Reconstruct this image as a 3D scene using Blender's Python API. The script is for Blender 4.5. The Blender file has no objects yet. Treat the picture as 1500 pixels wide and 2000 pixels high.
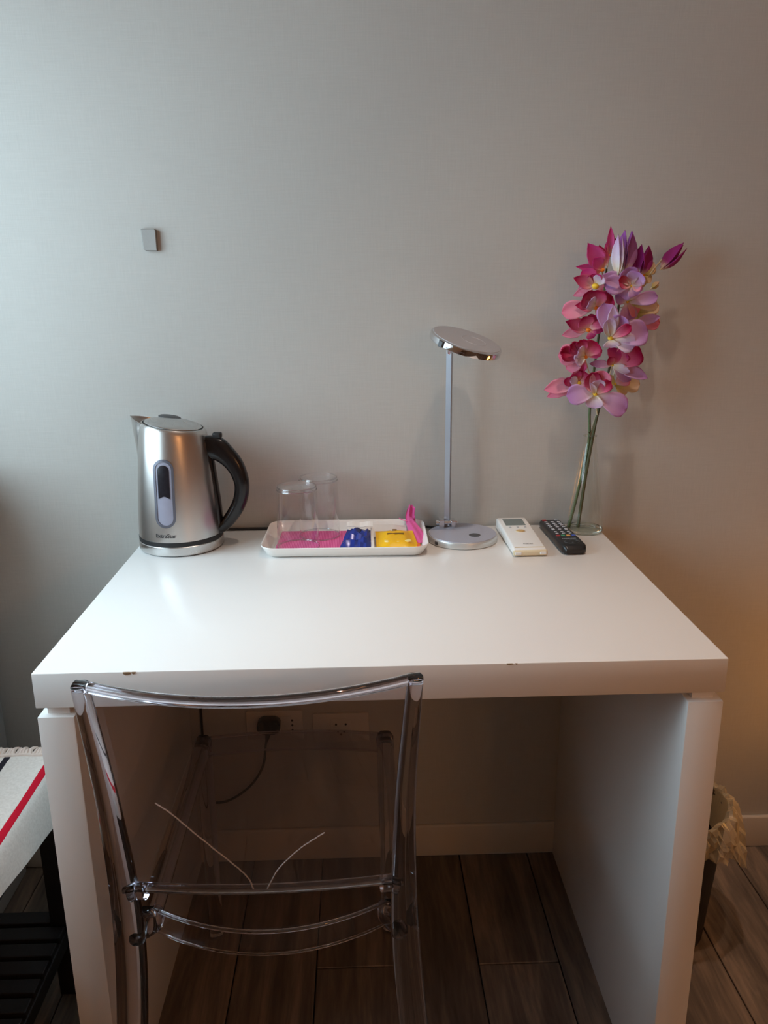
import bpy, bmesh, math, random
from mathutils import Vector, Matrix

random.seed(7)
sc = bpy.context.scene
PI = math.pi

# ------------------------------------------------------------------ camera
CAM = Vector((-0.0259, -1.4887, 1.1950))
PITCH, YAW, ROLL, FPX = 0.2720, -0.0304, -0.0087, 1564.1
fw = Vector((-math.sin(YAW) * math.cos(PITCH), math.cos(YAW) * math.cos(PITCH), -math.sin(PITCH)))
rt = Vector((math.cos(YAW), math.sin(YAW), 0))
up = rt.cross(fw)
rt2 = rt * math.cos(ROLL) + up * math.sin(ROLL)
up2 = up * math.cos(ROLL) - rt * math.sin(ROLL)
cd = bpy.data.cameras.new('camera')
cam = bpy.data.objects.new('camera', cd)
sc.collection.objects.link(cam)
M = Matrix.Identity(4)
for i in range(3):
    M[i][0], M[i][1], M[i][2], M[i][3] = rt2[i], up2[i], -fw[i], CAM[i]
cam.matrix_world = M
cd.sensor_fit = 'VERTICAL'
cd.sensor_height = 24.0
cd.lens = FPX / 2000.0 * 24.0
cd.clip_start = 0.02
sc.camera = cam

# ------------------------------------------------------------------ world and light
SKY = (0.66, 0.86, 1.0)
SKY_STRENGTH = 9.2
WIN_Y0, WIN_Y1, WIN_Z0, WIN_Z1 = -1.10, -0.12, 0.85, 1.78
X_LEFT, X_RIGHT, Y_FRONT, Z_TOP = -0.90, 2.10, -3.30, 2.70
world = bpy.data.worlds.new('world')
sc.world = world
world.use_nodes = True
bg = world.node_tree.nodes['Background']
bg.inputs['Color'].default_value = (*SKY, 1)
bg.inputs['Strength'].default_value = SKY_STRENGTH
pl = bpy.data.lights.new('window_portal', 'AREA')
pl.shape = 'RECTANGLE'
pl.size = WIN_Y1 - WIN_Y0
pl.size_y = WIN_Z1 - WIN_Z0
pl.cycles.is_portal = True
po = bpy.data.objects.new('window_portal', pl)
sc.collection.objects.link(po)
po.location = (X_LEFT - 0.17, (WIN_Y0 + WIN_Y1) / 2, (WIN_Z0 + WIN_Z1) / 2)
po.rotation_euler = (PI / 2, 0, -PI / 2)
BULB_STRENGTH = 32.0
GLOBE_STRENGTH = 9.5
WARM = (1.0, 0.43, 0.14)
GLOBE = (1.0, 0.42, 0.08)
SPOT_STRENGTH = 47.0
SPOT_COL = (1.0, 0.80, 0.66)

sc.view_settings.view_transform = 'Standard'
sc.view_settings.look = 'None'
sc.view_settings.exposure = 0.04
sc.view_settings.gamma = 1.0
sc.view_settings.use_curve_mapping = False
sc.cycles.use_denoising = True
sc.cycles.max_bounces = 8
sc.cycles.diffuse_bounces = 6
sc.cycles.glossy_bounces = 4
sc.cycles.transmission_bounces = 8
sc.cycles.use_adaptive_sampling = True
sc.cycles.adaptive_threshold = 0.07
sc.cycles.transparent_max_bounces = 24
sc.cycles.sample_clamp_indirect = 6.0

# ------------------------------------------------------------------ materials
def lin(r, g, b):
    f = lambda c: (c / 255 / 12.92) if c / 255 <= 0.04045 else ((c / 255 + 0.055) / 1.055) ** 2.4
    return (f(r), f(g), f(b), 1.0)

def newmat(name):
    m = bpy.data.materials.new(name)
    m.use_nodes = True
    nt = m.node_tree
    return m, nt, nt.nodes, nt.links, nt.nodes['Principled BSDF']

def plain(name, col, rough=0.5, metal=0.0, noise=0.0, nscale=60.0, bump=0.0, bscale=200.0, coat=0.0, spec=0.5, stretch=None, sub=0.0):
    m, nt, N, L, b = newmat(name)
    b.inputs['Base Color'].default_value = col
    b.inputs['Roughness'].default_value = rough
    b.inputs['Metallic'].default_value = metal
    b.inputs['Specular IOR Level'].default_value = spec
    b.inputs['Coat Weight'].default_value = coat
    b.inputs['Coat Roughness'].default_value = 0.05
    if sub:
        b.inputs['Subsurface Weight'].default_value = sub
        b.inputs['Subsurface Radius'].default_value = (0.01, 0.01, 0.01)
    tc = N.new('ShaderNodeTexCoord')
    mp = N.new('ShaderNodeMapping')
    L.new(tc.outputs['Object'], mp.inputs['Vector'])
    if stretch:
        mp.inputs['Scale'].default_value = stretch
    if noise:
        n = N.new('ShaderNodeTexNoise')
        n.inputs['Scale'].default_value = nscale
        n.inputs['Detail'].default_value = 4
        L.new(mp.outputs['Vector'], n.inputs['Vector'])
        mix = N.new('ShaderNodeMix')
        mix.data_type = 'RGBA'
        mix.inputs['A'].default_value = (col[0] * (1 - noise), col[1] * (1 - noise), col[2] * (1 - noise), 1)
        mix.inputs['B'].default_value = (min(1, col[0] * (1 + noise)), min(1, col[1] * (1 + noise)), min(1, col[2] * (1 + noise)), 1)
        L.new(n.outputs['Fac'], mix.inputs['Factor'])
        L.new(mix.outputs['Result'], b.inputs['Base Color'])
    if bump:
        n2 = N.new('ShaderNodeTexNoise')
        n2.inputs['Scale'].default_value = bscale
        n2.inputs['Detail'].default_value = 3
        L.new(mp.outputs['Vector'], n2.inputs['Vector'])
        bp = N.new('ShaderNodeBump')
        bp.inputs['Strength'].default_value = bump
        bp.inputs['Distance'].default_value = 0.002
        L.new(n2.outputs['Fac'], bp.inputs['Height'])
        L.new(bp.outputs['Normal'], b.inputs['Normal'])
    return m

def emit(name, col, s):
    m, nt, N, L, b = newmat(name)
    b.inputs['Base Color'].default_value = (0.9, 0.85, 0.75, 1)
    b.inputs['Emission Color'].default_value = (*col, 1)
    b.inputs['Emission Strength'].default_value = s
    return m

def wall_mat():
    # woven, slightly streaky greige wall covering
    m, nt, N, L, b = newmat('woven_wallpaper')
    tc = N.new('ShaderNodeTexCoord')
    def noise(scale, sx, sy, sz, det=3):
        mp = N.new('ShaderNodeMapping')
        mp.inputs['Scale'].default_value = (sx, sy, sz)
        L.new(tc.outputs['Object'], mp.inputs['Vector'])
        n = N.new('ShaderNodeTexNoise')
        n.inputs['Scale'].default_value = scale
        n.inputs['Detail'].default_value = det
        L.new(mp.outputs['Vector'], n.inputs['Vector'])
        return n
    v = noise(40, 14, 14, 0.6)
    h = noise(40, 0.6, 0.6, 14)
    big = noise(2.2, 1, 1, 1, 2)
    add = N.new('ShaderNodeMath'); add.operation = 'ADD'
    L.new(v.outputs['Fac'], add.inputs[0]); L.new(h.outputs['Fac'], add.inputs[1])
    add2 = N.new('ShaderNodeMath'); add2.operation = 'MULTIPLY_ADD'
    L.new(big.outputs['Fac'], add2.inputs[0]); add2.inputs[1].default_value = 0.5
    L.new(add.outputs[0], add2.inputs[2])
    cr = N.new('ShaderNodeValToRGB')
    cr.color_ramp.elements[0].position = 0.75
    cr.color_ramp.elements[0].color = lin(182, 179, 173)
    cr.color_ramp.elements[1].position = 1.75
    cr.color_ramp.elements[1].color = lin(193, 190, 184)
    sc_ = N.new('ShaderNodeMath'); sc_.operation = 'MULTIPLY'; sc_.inputs[1].default_value = 0.5
    L.new(add2.outputs[0], sc_.inputs[0])
    cr.color_ramp.elements[0].position = 0.38
    cr.color_ramp.elements[1].position = 0.88
    L.new(sc_.outputs[0], cr.inputs['Fac'])
    L.new(cr.outputs['Color'], b.inputs['Base Color'])
    bp = N.new('ShaderNodeBump'); bp.inputs['Strength'].default_value = 0.12; bp.inputs['Distance'].default_value = 0.001
    L.new(add.outputs[0], bp.inputs['Height']); L.new(bp.outputs['Normal'], b.inputs['Normal'])
    b.inputs['Roughness'].default_value = 0.62
    b.inputs['Specular IOR Level'].default_value = 0.25
    return m

def wood_mat(name, c0, c1, c2, rough=0.5, along=(9, 0.9, 9)):
    m, nt, N, L, b = newmat(name)
    tc = N.new('ShaderNodeTexCoord')
    oi = N.new('ShaderNodeObjectInfo')
    addv = N.new('ShaderNodeVectorMath'); addv.operation = 'ADD'
    mulr = N.new('ShaderNodeVectorMath'); mulr.operation = 'SCALE'; mulr.inputs['Scale'].default_value = 37.0
    cmb = N.new('ShaderNodeCombineXYZ')
    L.new(oi.outputs['Random'], cmb.inputs[0]); L.new(oi.outputs['Random'], cmb.inputs[1])
    L.new(cmb.outputs[0], mulr.inputs[0])
    mp = N.new('ShaderNodeMapping'); mp.inputs['Scale'].default_value = along
    L.new(tc.outputs['Object'], mp.inputs['Vector'])
    L.new(mp.outputs['Vector'], addv.inputs[0]); L.new(mulr.outputs[0], addv.inputs[1])
    n = N.new('ShaderNodeTexNoise'); n.inputs['Scale'].default_value = 2.6; n.inputs['Detail'].default_value = 7; n.inputs['Roughness'].default_value = 0.62; n.inputs['Distortion'].default_value = 0.9
    L.new(addv.outputs[0], n.inputs['Vector'])
    n2 = N.new('ShaderNodeTexNoise'); n2.inputs['Scale'].default_value = 14; n2.inputs['Detail'].default_value = 4
    L.new(addv.outputs[0], n2.inputs['Vector'])
    ma = N.new('ShaderNodeMath'); ma.operation = 'MULTIPLY_ADD'; ma.inputs[1].default_value = 0.35
    L.new(n2.outputs['Fac'], ma.inputs[0]); L.new(n.outputs['Fac'], ma.inputs[2])
    cr = N.new('ShaderNodeValToRGB')
    cr.color_ramp.elements[0].position = 0.42; cr.color_ramp.elements[0].color = c0
    cr.color_ramp.elements[1].position = 0.92; cr.color_ramp.elements[1].color = c2
    e = cr.color_ramp.elements.new(0.66); e.color = c1
    L.new(ma.outputs[0], cr.inputs['Fac'])
    hs = N.new('ShaderNodeHueSaturation')
    mr = N.new('ShaderNodeMapRange'); mr.inputs['To Min'].default_value = 0.78; mr.inputs['To Max'].default_value = 1.2
    L.new(oi.outputs['Random'], mr.inputs['Value']); L.new(mr.outputs[0], hs.inputs['Value'])
    L.new(cr.outputs['Color'], hs.inputs['Color']); L.new(hs.outputs['Color'], b.inputs['Base Color'])
    bp = N.new('ShaderNodeBump'); bp.inputs['Strength'].default_value = 0.25; bp.inputs['Distance'].default_value = 0.002
    L.new(ma.outputs[0], bp.inputs['Height']); L.new(bp.outputs['Normal'], b.inputs['Normal'])
    b.inputs['Roughness'].default_value = rough
    return m

def brushed_mat(name, col, r0, r1, sx, sy, sz, aniso=0.0):
    m, nt, N, L, b = newmat(name)
    tc = N.new('ShaderNodeTexCoord')
    mp = N.new('ShaderNodeMapping'); mp.inputs['Scale'].default_value = (sx, sy, sz)
    L.new(tc.outputs['Object'], mp.inputs['Vector'])
    n = N.new('ShaderNodeTexNoise'); n.inputs['Scale'].default_value = 30; n.inputs['Detail'].default_value = 4
    L.new(mp.outputs['Vector'], n.inputs['Vector'])
    mr = N.new('ShaderNodeMapRange'); mr.inputs['To Min'].default_value = r0; mr.inputs['To Max'].default_value = r1
    L.new(n.outputs['Fac'], mr.inputs['Value']); L.new(mr.outputs[0], b.inputs['Roughness'])
    bp = N.new('ShaderNodeBump'); bp.inputs['Strength'].default_value = 0.010; bp.inputs['Distance'].default_value = 0.0002
    L.new(n.outputs['Fac'], bp.inputs['Height']); L.new(bp.outputs['Normal'], b.inputs['Normal'])
    b.inputs['Base Color'].default_value = col
    b.inputs['Metallic'].default_value = 1.0
    if aniso:
        b.inputs['Anisotropic'].default_value = aniso
    return m

def thin_glass(name, tint, ior=1.45, rough=0.0, gloss=1.0, power=4.0):
    # a thin clear sheet: straight-through transmission plus Fresnel reflection
    m, nt, N, L, b = newmat(name)
    N.remove(b)
    out = N['Material Output']
    tr = N.new('ShaderNodeBsdfTransparent'); tr.inputs['Color'].default_value = (*tint, 1)
    gl = N.new('ShaderNodeBsdfGlossy'); gl.inputs['Roughness'].default_value = rough; gl.inputs['Color'].default_value = (gloss, gloss, gloss, 1)
    # Schlick reflectance, the same from both sides of the sheet
    lw = N.new('ShaderNodeLayerWeight'); lw.inputs['Blend'].default_value = 0.5
    pw = N.new('ShaderNodeMath'); pw.operation = 'POWER'; pw.inputs[1].default_value = power
    L.new(lw.outputs['Facing'], pw.inputs[0])
    f0 = ((ior - 1) / (ior + 1)) ** 2
    fr = N.new('ShaderNodeMath'); fr.operation = 'MULTIPLY_ADD'; fr.inputs[1].default_value = (1 - f0) * 0.8; fr.inputs[2].default_value = f0
    L.new(pw.outputs[0], fr.inputs[0])
    mx = N.new('ShaderNodeMixShader')
    L.new(fr.outputs[0], mx.inputs[0]); L.new(tr.outputs[0], mx.inputs[1]); L.new(gl.outputs[0], mx.inputs[2])
    L.new(mx.outputs[0], out.inputs['Surface'])
    return m

def solid_glass(name, tint, ior=1.45, rough=0.0):
    m, nt, N, L, b = newmat(name)
    b.inputs['Base Color'].default_value = (*tint, 1)
    b.inputs['Transmission Weight'].default_value = 1.0
    b.inputs['Roughness'].default_value = rough
    b.inputs['IOR'].default_value = ior
    return m

def petal_mat(name, base, mid, tip, p1=0.3, p2=0.8, trans=0.3, vein=0.0):
    # pigment runs from the base of the petal to its tip (mesh attribute 'along')
    m, nt, N, L, b = newmat(name)
    at = N.new('ShaderNodeAttribute'); at.attribute_name = 'along'
    tc = N.new('ShaderNodeTexCoord')
    n = N.new('ShaderNodeTexNoise'); n.inputs['Scale'].default_value = 120; n.inputs['Detail'].default_value = 2
    L.new(tc.outputs['Object'], n.inputs['Vector'])
    ma = N.new('ShaderNodeMath'); ma.operation = 'MULTIPLY_ADD'; ma.inputs[1].default_value = 0.25
    L.new(n.outputs['Fac'], ma.inputs[0])
    sb = N.new('ShaderNodeMath'); sb.operation = 'SUBTRACT'; sb.inputs[1].default_value = 0.125
    L.new(at.outputs['Fac'], sb.inputs[0]); L.new(sb.outputs[0], ma.inputs[2])
    cr = N.new('ShaderNodeValToRGB')
    cr.color_ramp.elements[0].position = 0.05; cr.color_ramp.elements[0].color = base
    cr.color_ramp.elements[1].position = p2; cr.color_ramp.elements[1].color = tip
    e = cr.color_ramp.elements.new(p1); e.color = mid
    L.new(ma.outputs[0], cr.inputs['Fac'])
    L.new(cr.outputs['Color'], b.inputs['Base Color'])
    b.inputs['Roughness'].default_value = 0.6
    b.inputs['Specular IOR Level'].default_value = 0.25
    tl = N.new('ShaderNodeBsdfTranslucent')
    L.new(cr.outputs['Color'], tl.inputs['Color'])
    mx = N.new('ShaderNodeMixShader'); mx.inputs[0].default_value = trans
    L.new(b.outputs[0], mx.inputs[1]); L.new(tl.outputs[0], mx.inputs[2])
    L.new(mx.outputs[0], N['Material Output'].inputs['Surface'])
    return m

def rug_mat():
    # cream woven cotton; one red and one black woven stripe run along its length
    m, nt, N, L, b = newmat('woven_cotton')
    tc = N.new('ShaderNodeTexCoord')
    sp = N.new('ShaderNodeSeparateXYZ')
    at = N.new('ShaderNodeAttribute'); at.attribute_name = 'across'
    n = N.new('ShaderNodeTexNoise'); n.inputs['Scale'].default_value = 260; n.inputs['Detail'].default_value = 2
    L.new(tc.outputs['Object'], n.inputs['Vector'])
    def band(c, w):
        d = N.new('ShaderNodeMath'); d.operation = 'SUBTRACT'; d.inputs[1].default_value = c
        L.new(at.outputs['Fac'], d.inputs[0])
        a = N.new('ShaderNodeMath'); a.operation = 'ABSOLUTE'; L.new(d.outputs[0], a.inputs[0])
        j = N.new('ShaderNodeMath'); j.operation = 'MULTIPLY_ADD'; j.inputs[1].default_value = 0.0015
        L.new(n.outputs['Fac'], j.inputs[0]); L.new(a.outputs[0], j.inputs[2])
        l = N.new('ShaderNodeMath'); l.operation = 'LESS_THAN'; l.inputs[1].default_value = w
        L.new(j.outputs[0], l.inputs[0])
        return l
    red, blk = band(0.0, 0.0058), band(-0.072, 0.0058)
    crm = N.new('ShaderNodeMix'); crm.data_type = 'RGBA'
    crm.inputs['A'].default_value = lin(205, 198, 190); crm.inputs['B'].default_value = lin(238, 232, 226)
    L.new(n.outputs['Fac'], crm.inputs['Factor'])
    m1 = N.new('ShaderNodeMix'); m1.data_type = 'RGBA'; m1.inputs['B'].default_value = lin(196, 28, 52)
    L.new(red.outputs[0], m1.inputs['Factor']); L.new(crm.outputs['Result'], m1.inputs['A'])
    m2 = N.new('ShaderNodeMix'); m2.data_type = 'RGBA'; m2.inputs['B'].default_value = lin(45, 42, 50)
    L.new(blk.outputs[0], m2.inputs['Factor']); L.new(m1.outputs['Result'], m2.inputs['A'])
    L.new(m2.outputs['Result'], b.inputs['Base Color'])
    bp = N.new('ShaderNodeBump'); bp.inputs['Strength'].default_value = 0.4; bp.inputs['Distance'].default_value = 0.001
    L.new(n.outputs['Fac'], bp.inputs['Height']); L.new(bp.outputs['Normal'], b.inputs['Normal'])
    b.inputs['Roughness'].default_value = 0.9
    b.inputs['Specular IOR Level'].default_value = 0.1
    return m

MT = {
    'wall': wall_mat(),
    'wall_plain': plain('painted_wall', lin(212, 205, 195), 0.8, noise=0.03, nscale=5),
    'wall_tan': plain('tan_painted_wall', lin(176, 136, 104), 0.8, noise=0.04, nscale=5),
    'ceiling': plain('white_ceiling', lin(232, 228, 222), 0.9, noise=0.02, nscale=4),
    'base': plain('baseboard_paint', lin(205, 196, 184), 0.45, noise=0.03, nscale=12),
    'plank': wood_mat('weathered_plank', lin(64, 56, 51), lin(104, 91, 80), lin(146, 126, 108), 0.42),
    'floor': plain('joint_filler', lin(30, 22, 17), 0.9, noise=0.1),
    'lacquer': plain('white_lacquer', lin(240, 238, 235), 0.26, noise=0.01, nscale=3, bump=0.03, bscale=30, spec=0.45),
    'chip': plain('bare_chipboard', lin(150, 126, 98), 0.9, noise=0.35, nscale=600),
    'steel': brushed_mat('brushed_steel', lin(200, 196, 192), 0.28, 0.36, 0.5, 0.5, 14),
    'steel_smooth': brushed_mat('satin_steel', lin(200, 198, 196), 0.24, 0.34, 6, 6, 6),
    'pole': plain('satin_pole', lin(168, 170, 178), 0.36, 0.75),
    'chrome': plain('chrome', lin(225, 225, 228), 0.06, 1.0),
    'black': plain('black_plastic', lin(20, 17, 18), 0.20, noise=0.1, nscale=80, spec=0.45),
    'black_matte': plain('matte_black_plastic', lin(26, 25, 26), 0.55, noise=0.1, nscale=80),
    'dark_grey': plain('dark_grey_plastic', lin(70, 70, 72), 0.45, noise=0.05),
    'gauge_grey': plain('gauge_frame_grey', lin(112, 113, 124), 0.32, 0.5),
    'gauge_pale': plain('milky_gauge', lin(150, 150, 166), 0.3, noise=0.08, nscale=90),
    'gauge_dark': plain('dark_gauge_water', lin(34, 34, 40), 0.12, noise=0.5, nscale=160),
    'logo': plain('logo_grey', lin(62, 58, 58), 0.5),
    'tray': plain('white_melamine', lin(240, 238, 234), 0.22),
    'napkin': None,
    'glass': thin_glass('clear_tumbler', (0.965, 0.958, 0.96), 1.42, power=2.6),
    'glass_rim': solid_glass('thick_tumbler_glass', (0.93, 0.93, 0.94), 1.45),
    'vase': thin_glass('vase_glass', (0.95, 0.96, 0.935), 1.42, power=2.6),
    'vase_rim': solid_glass('vase_thick_glass', (0.90, 0.94, 0.86), 1.45),
    'pane': thin_glass('window_pane_glass', (0.97, 0.98, 0.98), 1.3),
    'acrylic': solid_glass('clear_polycarbonate', (0.86, 0.845, 0.90), 1.46),
    'acrylic_sheet': thin_glass('clear_polycarbonate_sheet', (0.90, 0.885, 0.90), 1.46),
    'crack': plain('crazed_plastic_edge', lin(180, 168, 164), 0.5, noise=0.3, nscale=200),
    'lamp_grey': plain('satin_silver_paint', lin(176, 176, 182), 0.42, 0.35, noise=0.02),
    'lamp_top': plain('lilac_grey_panel', lin(172, 172, 184), 0.35, 0.15),
    'lamp_side': plain('pale_silver_rim', lin(206, 208, 206), 0.3, 0.4),
    'diffuser': plain('opal_diffuser', lin(225, 225, 220), 0.5),
    'ac_white': plain('remote_white_plastic', lin(232, 230, 226), 0.35, noise=0.01),
    'ac_cream': plain('remote_aged_edge', lin(222, 206, 172), 0.4, noise=0.03),
    'lcd': plain('grey_lcd', lin(112, 122, 120), 0.25),
    'btn_grey': plain('button_grey', lin(176, 178, 180), 0.5),
    'btn_amber': plain('button_amber', lin(206, 168, 110), 0.5),
    'tv_black': plain('remote_black', lin(24, 23, 25), 0.38, spec=0.5),
    'tv_btn': plain('button_white_print', lin(176, 176, 180), 0.5),
    'tv_red': plain('button_red', lin(176, 40, 46), 0.5),
    'tv_green': plain('button_green', lin(52, 140, 96), 0.5),
    'tv_yellow': plain('button_yellow', lin(214, 150, 78), 0.5),
    'tv_blue': plain('button_blue', lin(62, 84, 170), 0.5),
    'text_grey': plain('print_grey', lin(120, 118, 118), 0.6),
    'text_silver': plain('print_silver', lin(170, 168, 172), 0.5),
    'blue': plain('blue_foil', lin(28, 54, 150), 0.26, 0.1, noise=0.25, nscale=130, spec=0.8),
    'white_paper': plain('white_paper', lin(236, 231, 226), 0.7, noise=0.02),
    'yellow': plain('yellow_foil', lin(245, 188, 20), 0.33, noise=0.05, nscale=140),
    'yellow_print': plain('pale_print', lin(255, 232, 150), 0.5),
    'brown_print': plain('brown_print', lin(120, 84, 20), 0.5),
    'orange': plain('orange_print', lin(234, 112, 44), 0.5),
    'pink': plain('pink_foil', lin(232, 96, 166), 0.35, noise=0.08, nscale=120),
    'stem': plain('stem_green', lin(86, 100, 62), 0.6, noise=0.2, nscale=60),
    'stem_dark': plain('stem_olive', lin(76, 76, 46), 0.6, noise=0.2, nscale=60),
    'stem_white': plain('stem_cream', lin(214, 206, 176), 0.6, noise=0.1, nscale=60),
    'p_magenta': petal_mat('petal_magenta', lin(252, 200, 170), lin(236, 110, 176), lin(206, 44, 128), 0.34, 0.95, 0.4),
    'p_crimson': petal_mat('petal_crimson', lin(250, 214, 200), lin(232, 120, 160), lin(186, 24, 84), 0.42, 0.85, 0.4),
    'p_pink': petal_mat('petal_pale_pink', lin(252, 232, 230), lin(246, 184, 204), lin(242, 146, 178), 0.4, 0.95, 0.4),
    'p_lilac': petal_mat('petal_lilac', lin(252, 246, 238), lin(236, 200, 232), lin(208, 156, 216), 0.35, 0.9, 0.4),
    'p_white': petal_mat('petal_white_lilac', lin(248, 240, 214), lin(240, 226, 238), lin(216, 184, 226), 0.4, 1.0),
    'p_cream': petal_mat('petal_cream', lin(206, 196, 110), lin(228, 206, 150), lin(232, 206, 178), 0.4, 0.9),
    'p_bud': petal_mat('bud_magenta', lin(236, 214, 214), lin(178, 60, 150), lin(158, 34, 116), 0.25, 0.9),
    'p_budlilac': petal_mat('bud_lilac', lin(244, 236, 222), lin(206, 150, 210), lin(168, 90, 176), 0.25, 0.9),
    'throat_y': plain('throat_yellow', lin(248, 204, 60), 0.7, noise=0.1, nscale=200),
    'throat_o': plain('throat_orange', lin(250, 142, 44), 0.7, noise=0.1, nscale=200),
    'plate': plain('socket_plate', lin(206, 198, 188), 0.45, noise=0.02),
    'sensor': plain('grey_plastic_button', lin(158, 156, 152), 0.55, noise=0.04, nscale=250),
    'sensor_side': plain('dark_side', lin(120, 116, 110), 0.6),
    'bench': plain('black_stained_wood', lin(30, 26, 27), 0.55, noise=0.25, nscale=8, stretch=(1, 12, 12)),
    'rug': rug_mat(),
    'fringe': plain('fringe_cotton', lin(222, 206, 196), 0.9, noise=0.12, nscale=200),
    'bin': plain('black_bin_plastic', lin(28, 22, 20), 0.5, noise=0.1),
    'bag': None,
    'bulb': emit('warm_bulb', WARM, BULB_STRENGTH),
    'globe': emit('warm_globe', GLOBE, GLOBE_STRENGTH),
    'wood_furn': wood_mat('dark_walnut', lin(50, 34, 24), lin(74, 50, 34), lin(98, 68, 46), 0.45),
    'cab': plain('shade_cabinet_paint', lin(150, 146, 142), 0.6, noise=0.04, nscale=6),
    'frame': plain('white_window_frame', lin(225, 223, 220), 0.4, noise=0.01),
}

def bag_mat():
    m, nt, N, L, b = newmat('crinkled_plastic_film')
    b.inputs['Base Color'].default_value = lin(214, 196, 160)
    b.inputs['Roughness'].default_value = 0.22
    b.inputs['Specular IOR Level'].default_value = 0.9
    tr = N.new('ShaderNodeBsdfTransparent'); tr.inputs['Color'].default_value = (0.95, 0.92, 0.86, 1)
    lw = N.new('ShaderNodeLayerWeight'); lw.inputs['Blend'].default_value = 0.4
    mr = N.new('ShaderNodeMapRange'); mr.inputs['To Min'].default_value = 0.22; mr.inputs['To Max'].default_value = 0.85
    L.new(lw.outputs['Facing'], mr.inputs['Value'])
    mx = N.new('ShaderNodeMixShader')
    L.new(mr.outputs[0], mx.inputs[0]); L.new(tr.outputs[0], mx.inputs[1]); L.new(b.outputs[0], mx.inputs[2])
    L.new(mx.outputs[0], N['Material Output'].inputs['Surface'])
    return m
MT['bag'] = bag_mat()

def napkin_mat():
    m, nt, N, L, b = newmat('ribbed_pink_paper')
    tc = N.new('ShaderNodeTexCoord')
    w = N.new('ShaderNodeTexWave'); w.wave_type = 'BANDS'; w.bands_direction = 'X'
    w.inputs['Scale'].default_value = 110; w.inputs['Distortion'].default_value = 0.4
    L.new(tc.outputs['Object'], w.inputs['Vector'])
    mx = N.new('ShaderNodeMix'); mx.data_type = 'RGBA'
    mx.inputs['A'].default_value = lin(214, 62, 132); mx.inputs['B'].default_value = lin(240, 124, 176)
    L.new(w.outputs['Fac'], mx.inputs['Factor']); L.new(mx.outputs['Result'], b.inputs['Base Color'])
    b.inputs['Roughness'].default_value = 0.7
    return m
MT['napkin'] = napkin_mat()

# ------------------------------------------------------------------ helpers
C = sc.collection
WM = {}

def tag(o, label=None, cat=None, group=None, kind=None):
    if label: o['label'] = label
    if cat: o['category'] = cat
    if group: o['group'] = group
    if kind: o['kind'] = kind
    return o

def thing(name, label, cat, loc=(0, 0, 0), rotz=0.0, group=None):
    o = bpy.data.objects.new(name, None)
    o.empty_display_size = 0.05
    C.objects.link(o)
    o.location = loc
    o.rotation_euler = (0, 0, rotz)
    WM[o.name] = Matrix.Translation(Vector(loc)) @ Matrix.Rotation(rotz, 4, 'Z')
    return tag(o, label, cat, group)

def obj(name, bm, mat, parent=None, w=True, smooth=False, label=None, recalc=True, loc=None):
    """Link a bmesh as one object. w: the mesh is in world coordinates."""
    if recalc:
        bmesh.ops.recalc_face_normals(bm, faces=bm.faces)
    me = bpy.data.meshes.new(name)
    base = Matrix.Identity(4)
    if parent is not None:
        base = WM[parent.name]
    if loc is not None:   # own origin
        own = Matrix.Translation(Vector(loc))
        if not w:
            own = base @ own
    else:
        own = base if parent is not None else Matrix.Identity(4)
    if w:
        bm.transform(own.inverted())
    elif loc is not None:
        bm.transform(Matrix.Translation(-Vector(loc)))
    bm.to_mesh(me)
    bm.free()
    if mat is not None:
        me.materials.append(MT[mat] if isinstance(mat, str) else mat)
    if smooth:
        smooth_mesh(me, smooth if isinstance(smooth, float) else 40.0)
    o = bpy.data.objects.new(name, me)
    C.objects.link(o)
    WM[o.name] = own
    if parent is not None:
        o.parent = parent
        o.matrix_local = base.inverted() @ own
    else:
        o.matrix_world = own
    if label: o['label'] = label
    return o

def smooth_mesh(me, deg):
    for p in me.polygons: p.use_smooth = True
    bm = bmesh.new(); bm.from_mesh(me)
    lim = math.radians(deg)
    for e in bm.edges:
        e.smooth = not (len(e.link_faces) == 2 and e.calc_face_angle(0) > lim)
    bm.to_mesh(me); bm.free()

def B(): return bmesh.new()

def box(bm, lo, hi, bev=0.0, seg=2):
    lo, hi = Vector(lo), Vector(hi)
    g = bmesh.ops.create_cube(bm, size=1.0)
    vs = g['verts']
    for v in vs:
        v.co = Vector([lo[i] + (v.co[i] + 0.5) * (hi[i] - lo[i]) for i in range(3)])
    if bev:
        es = list({e for v in vs for e in v.link_edges})
        bmesh.ops.bevel(bm, geom=es, offset=bev, segments=seg, profile=0.5, affect='EDGES')
    return bm

def lathe(bm, prof, segs=48, center=(0, 0, 0), capb=True, capt=True, sx=1, sy=1):
    cx, cy, cz = center
    rings = []
    for r, z in prof:
        if r < 1e-6:
            rings.append([bm.verts.new((cx, cy, cz + z))])
        else:
            rings.append([bm.verts.new((cx + sx * r * math.cos(2 * PI * k / segs), cy + sy * r * math.sin(2 * PI * k / segs), cz + z)) for k in range(segs)])
    for a, b in zip(rings, rings[1:]):
        for k in range(segs):
            k2 = (k + 1) % segs
            if len(a) == 1 and len(b) == 1: continue
            if len(a) == 1: bm.faces.new((a[0], b[k], b[k2]))
            elif len(b) == 1: bm.faces.new((a[k], a[k2], b[0]))
            else: bm.faces.new((a[k], a[k2], b[k2], b[k]))
    if capb and len(rings[0]) > 1: bm.faces.new(list(reversed(rings[0])))
    if capt and len(rings[-1]) > 1: bm.faces.new(rings[-1])
    return bm

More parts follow.
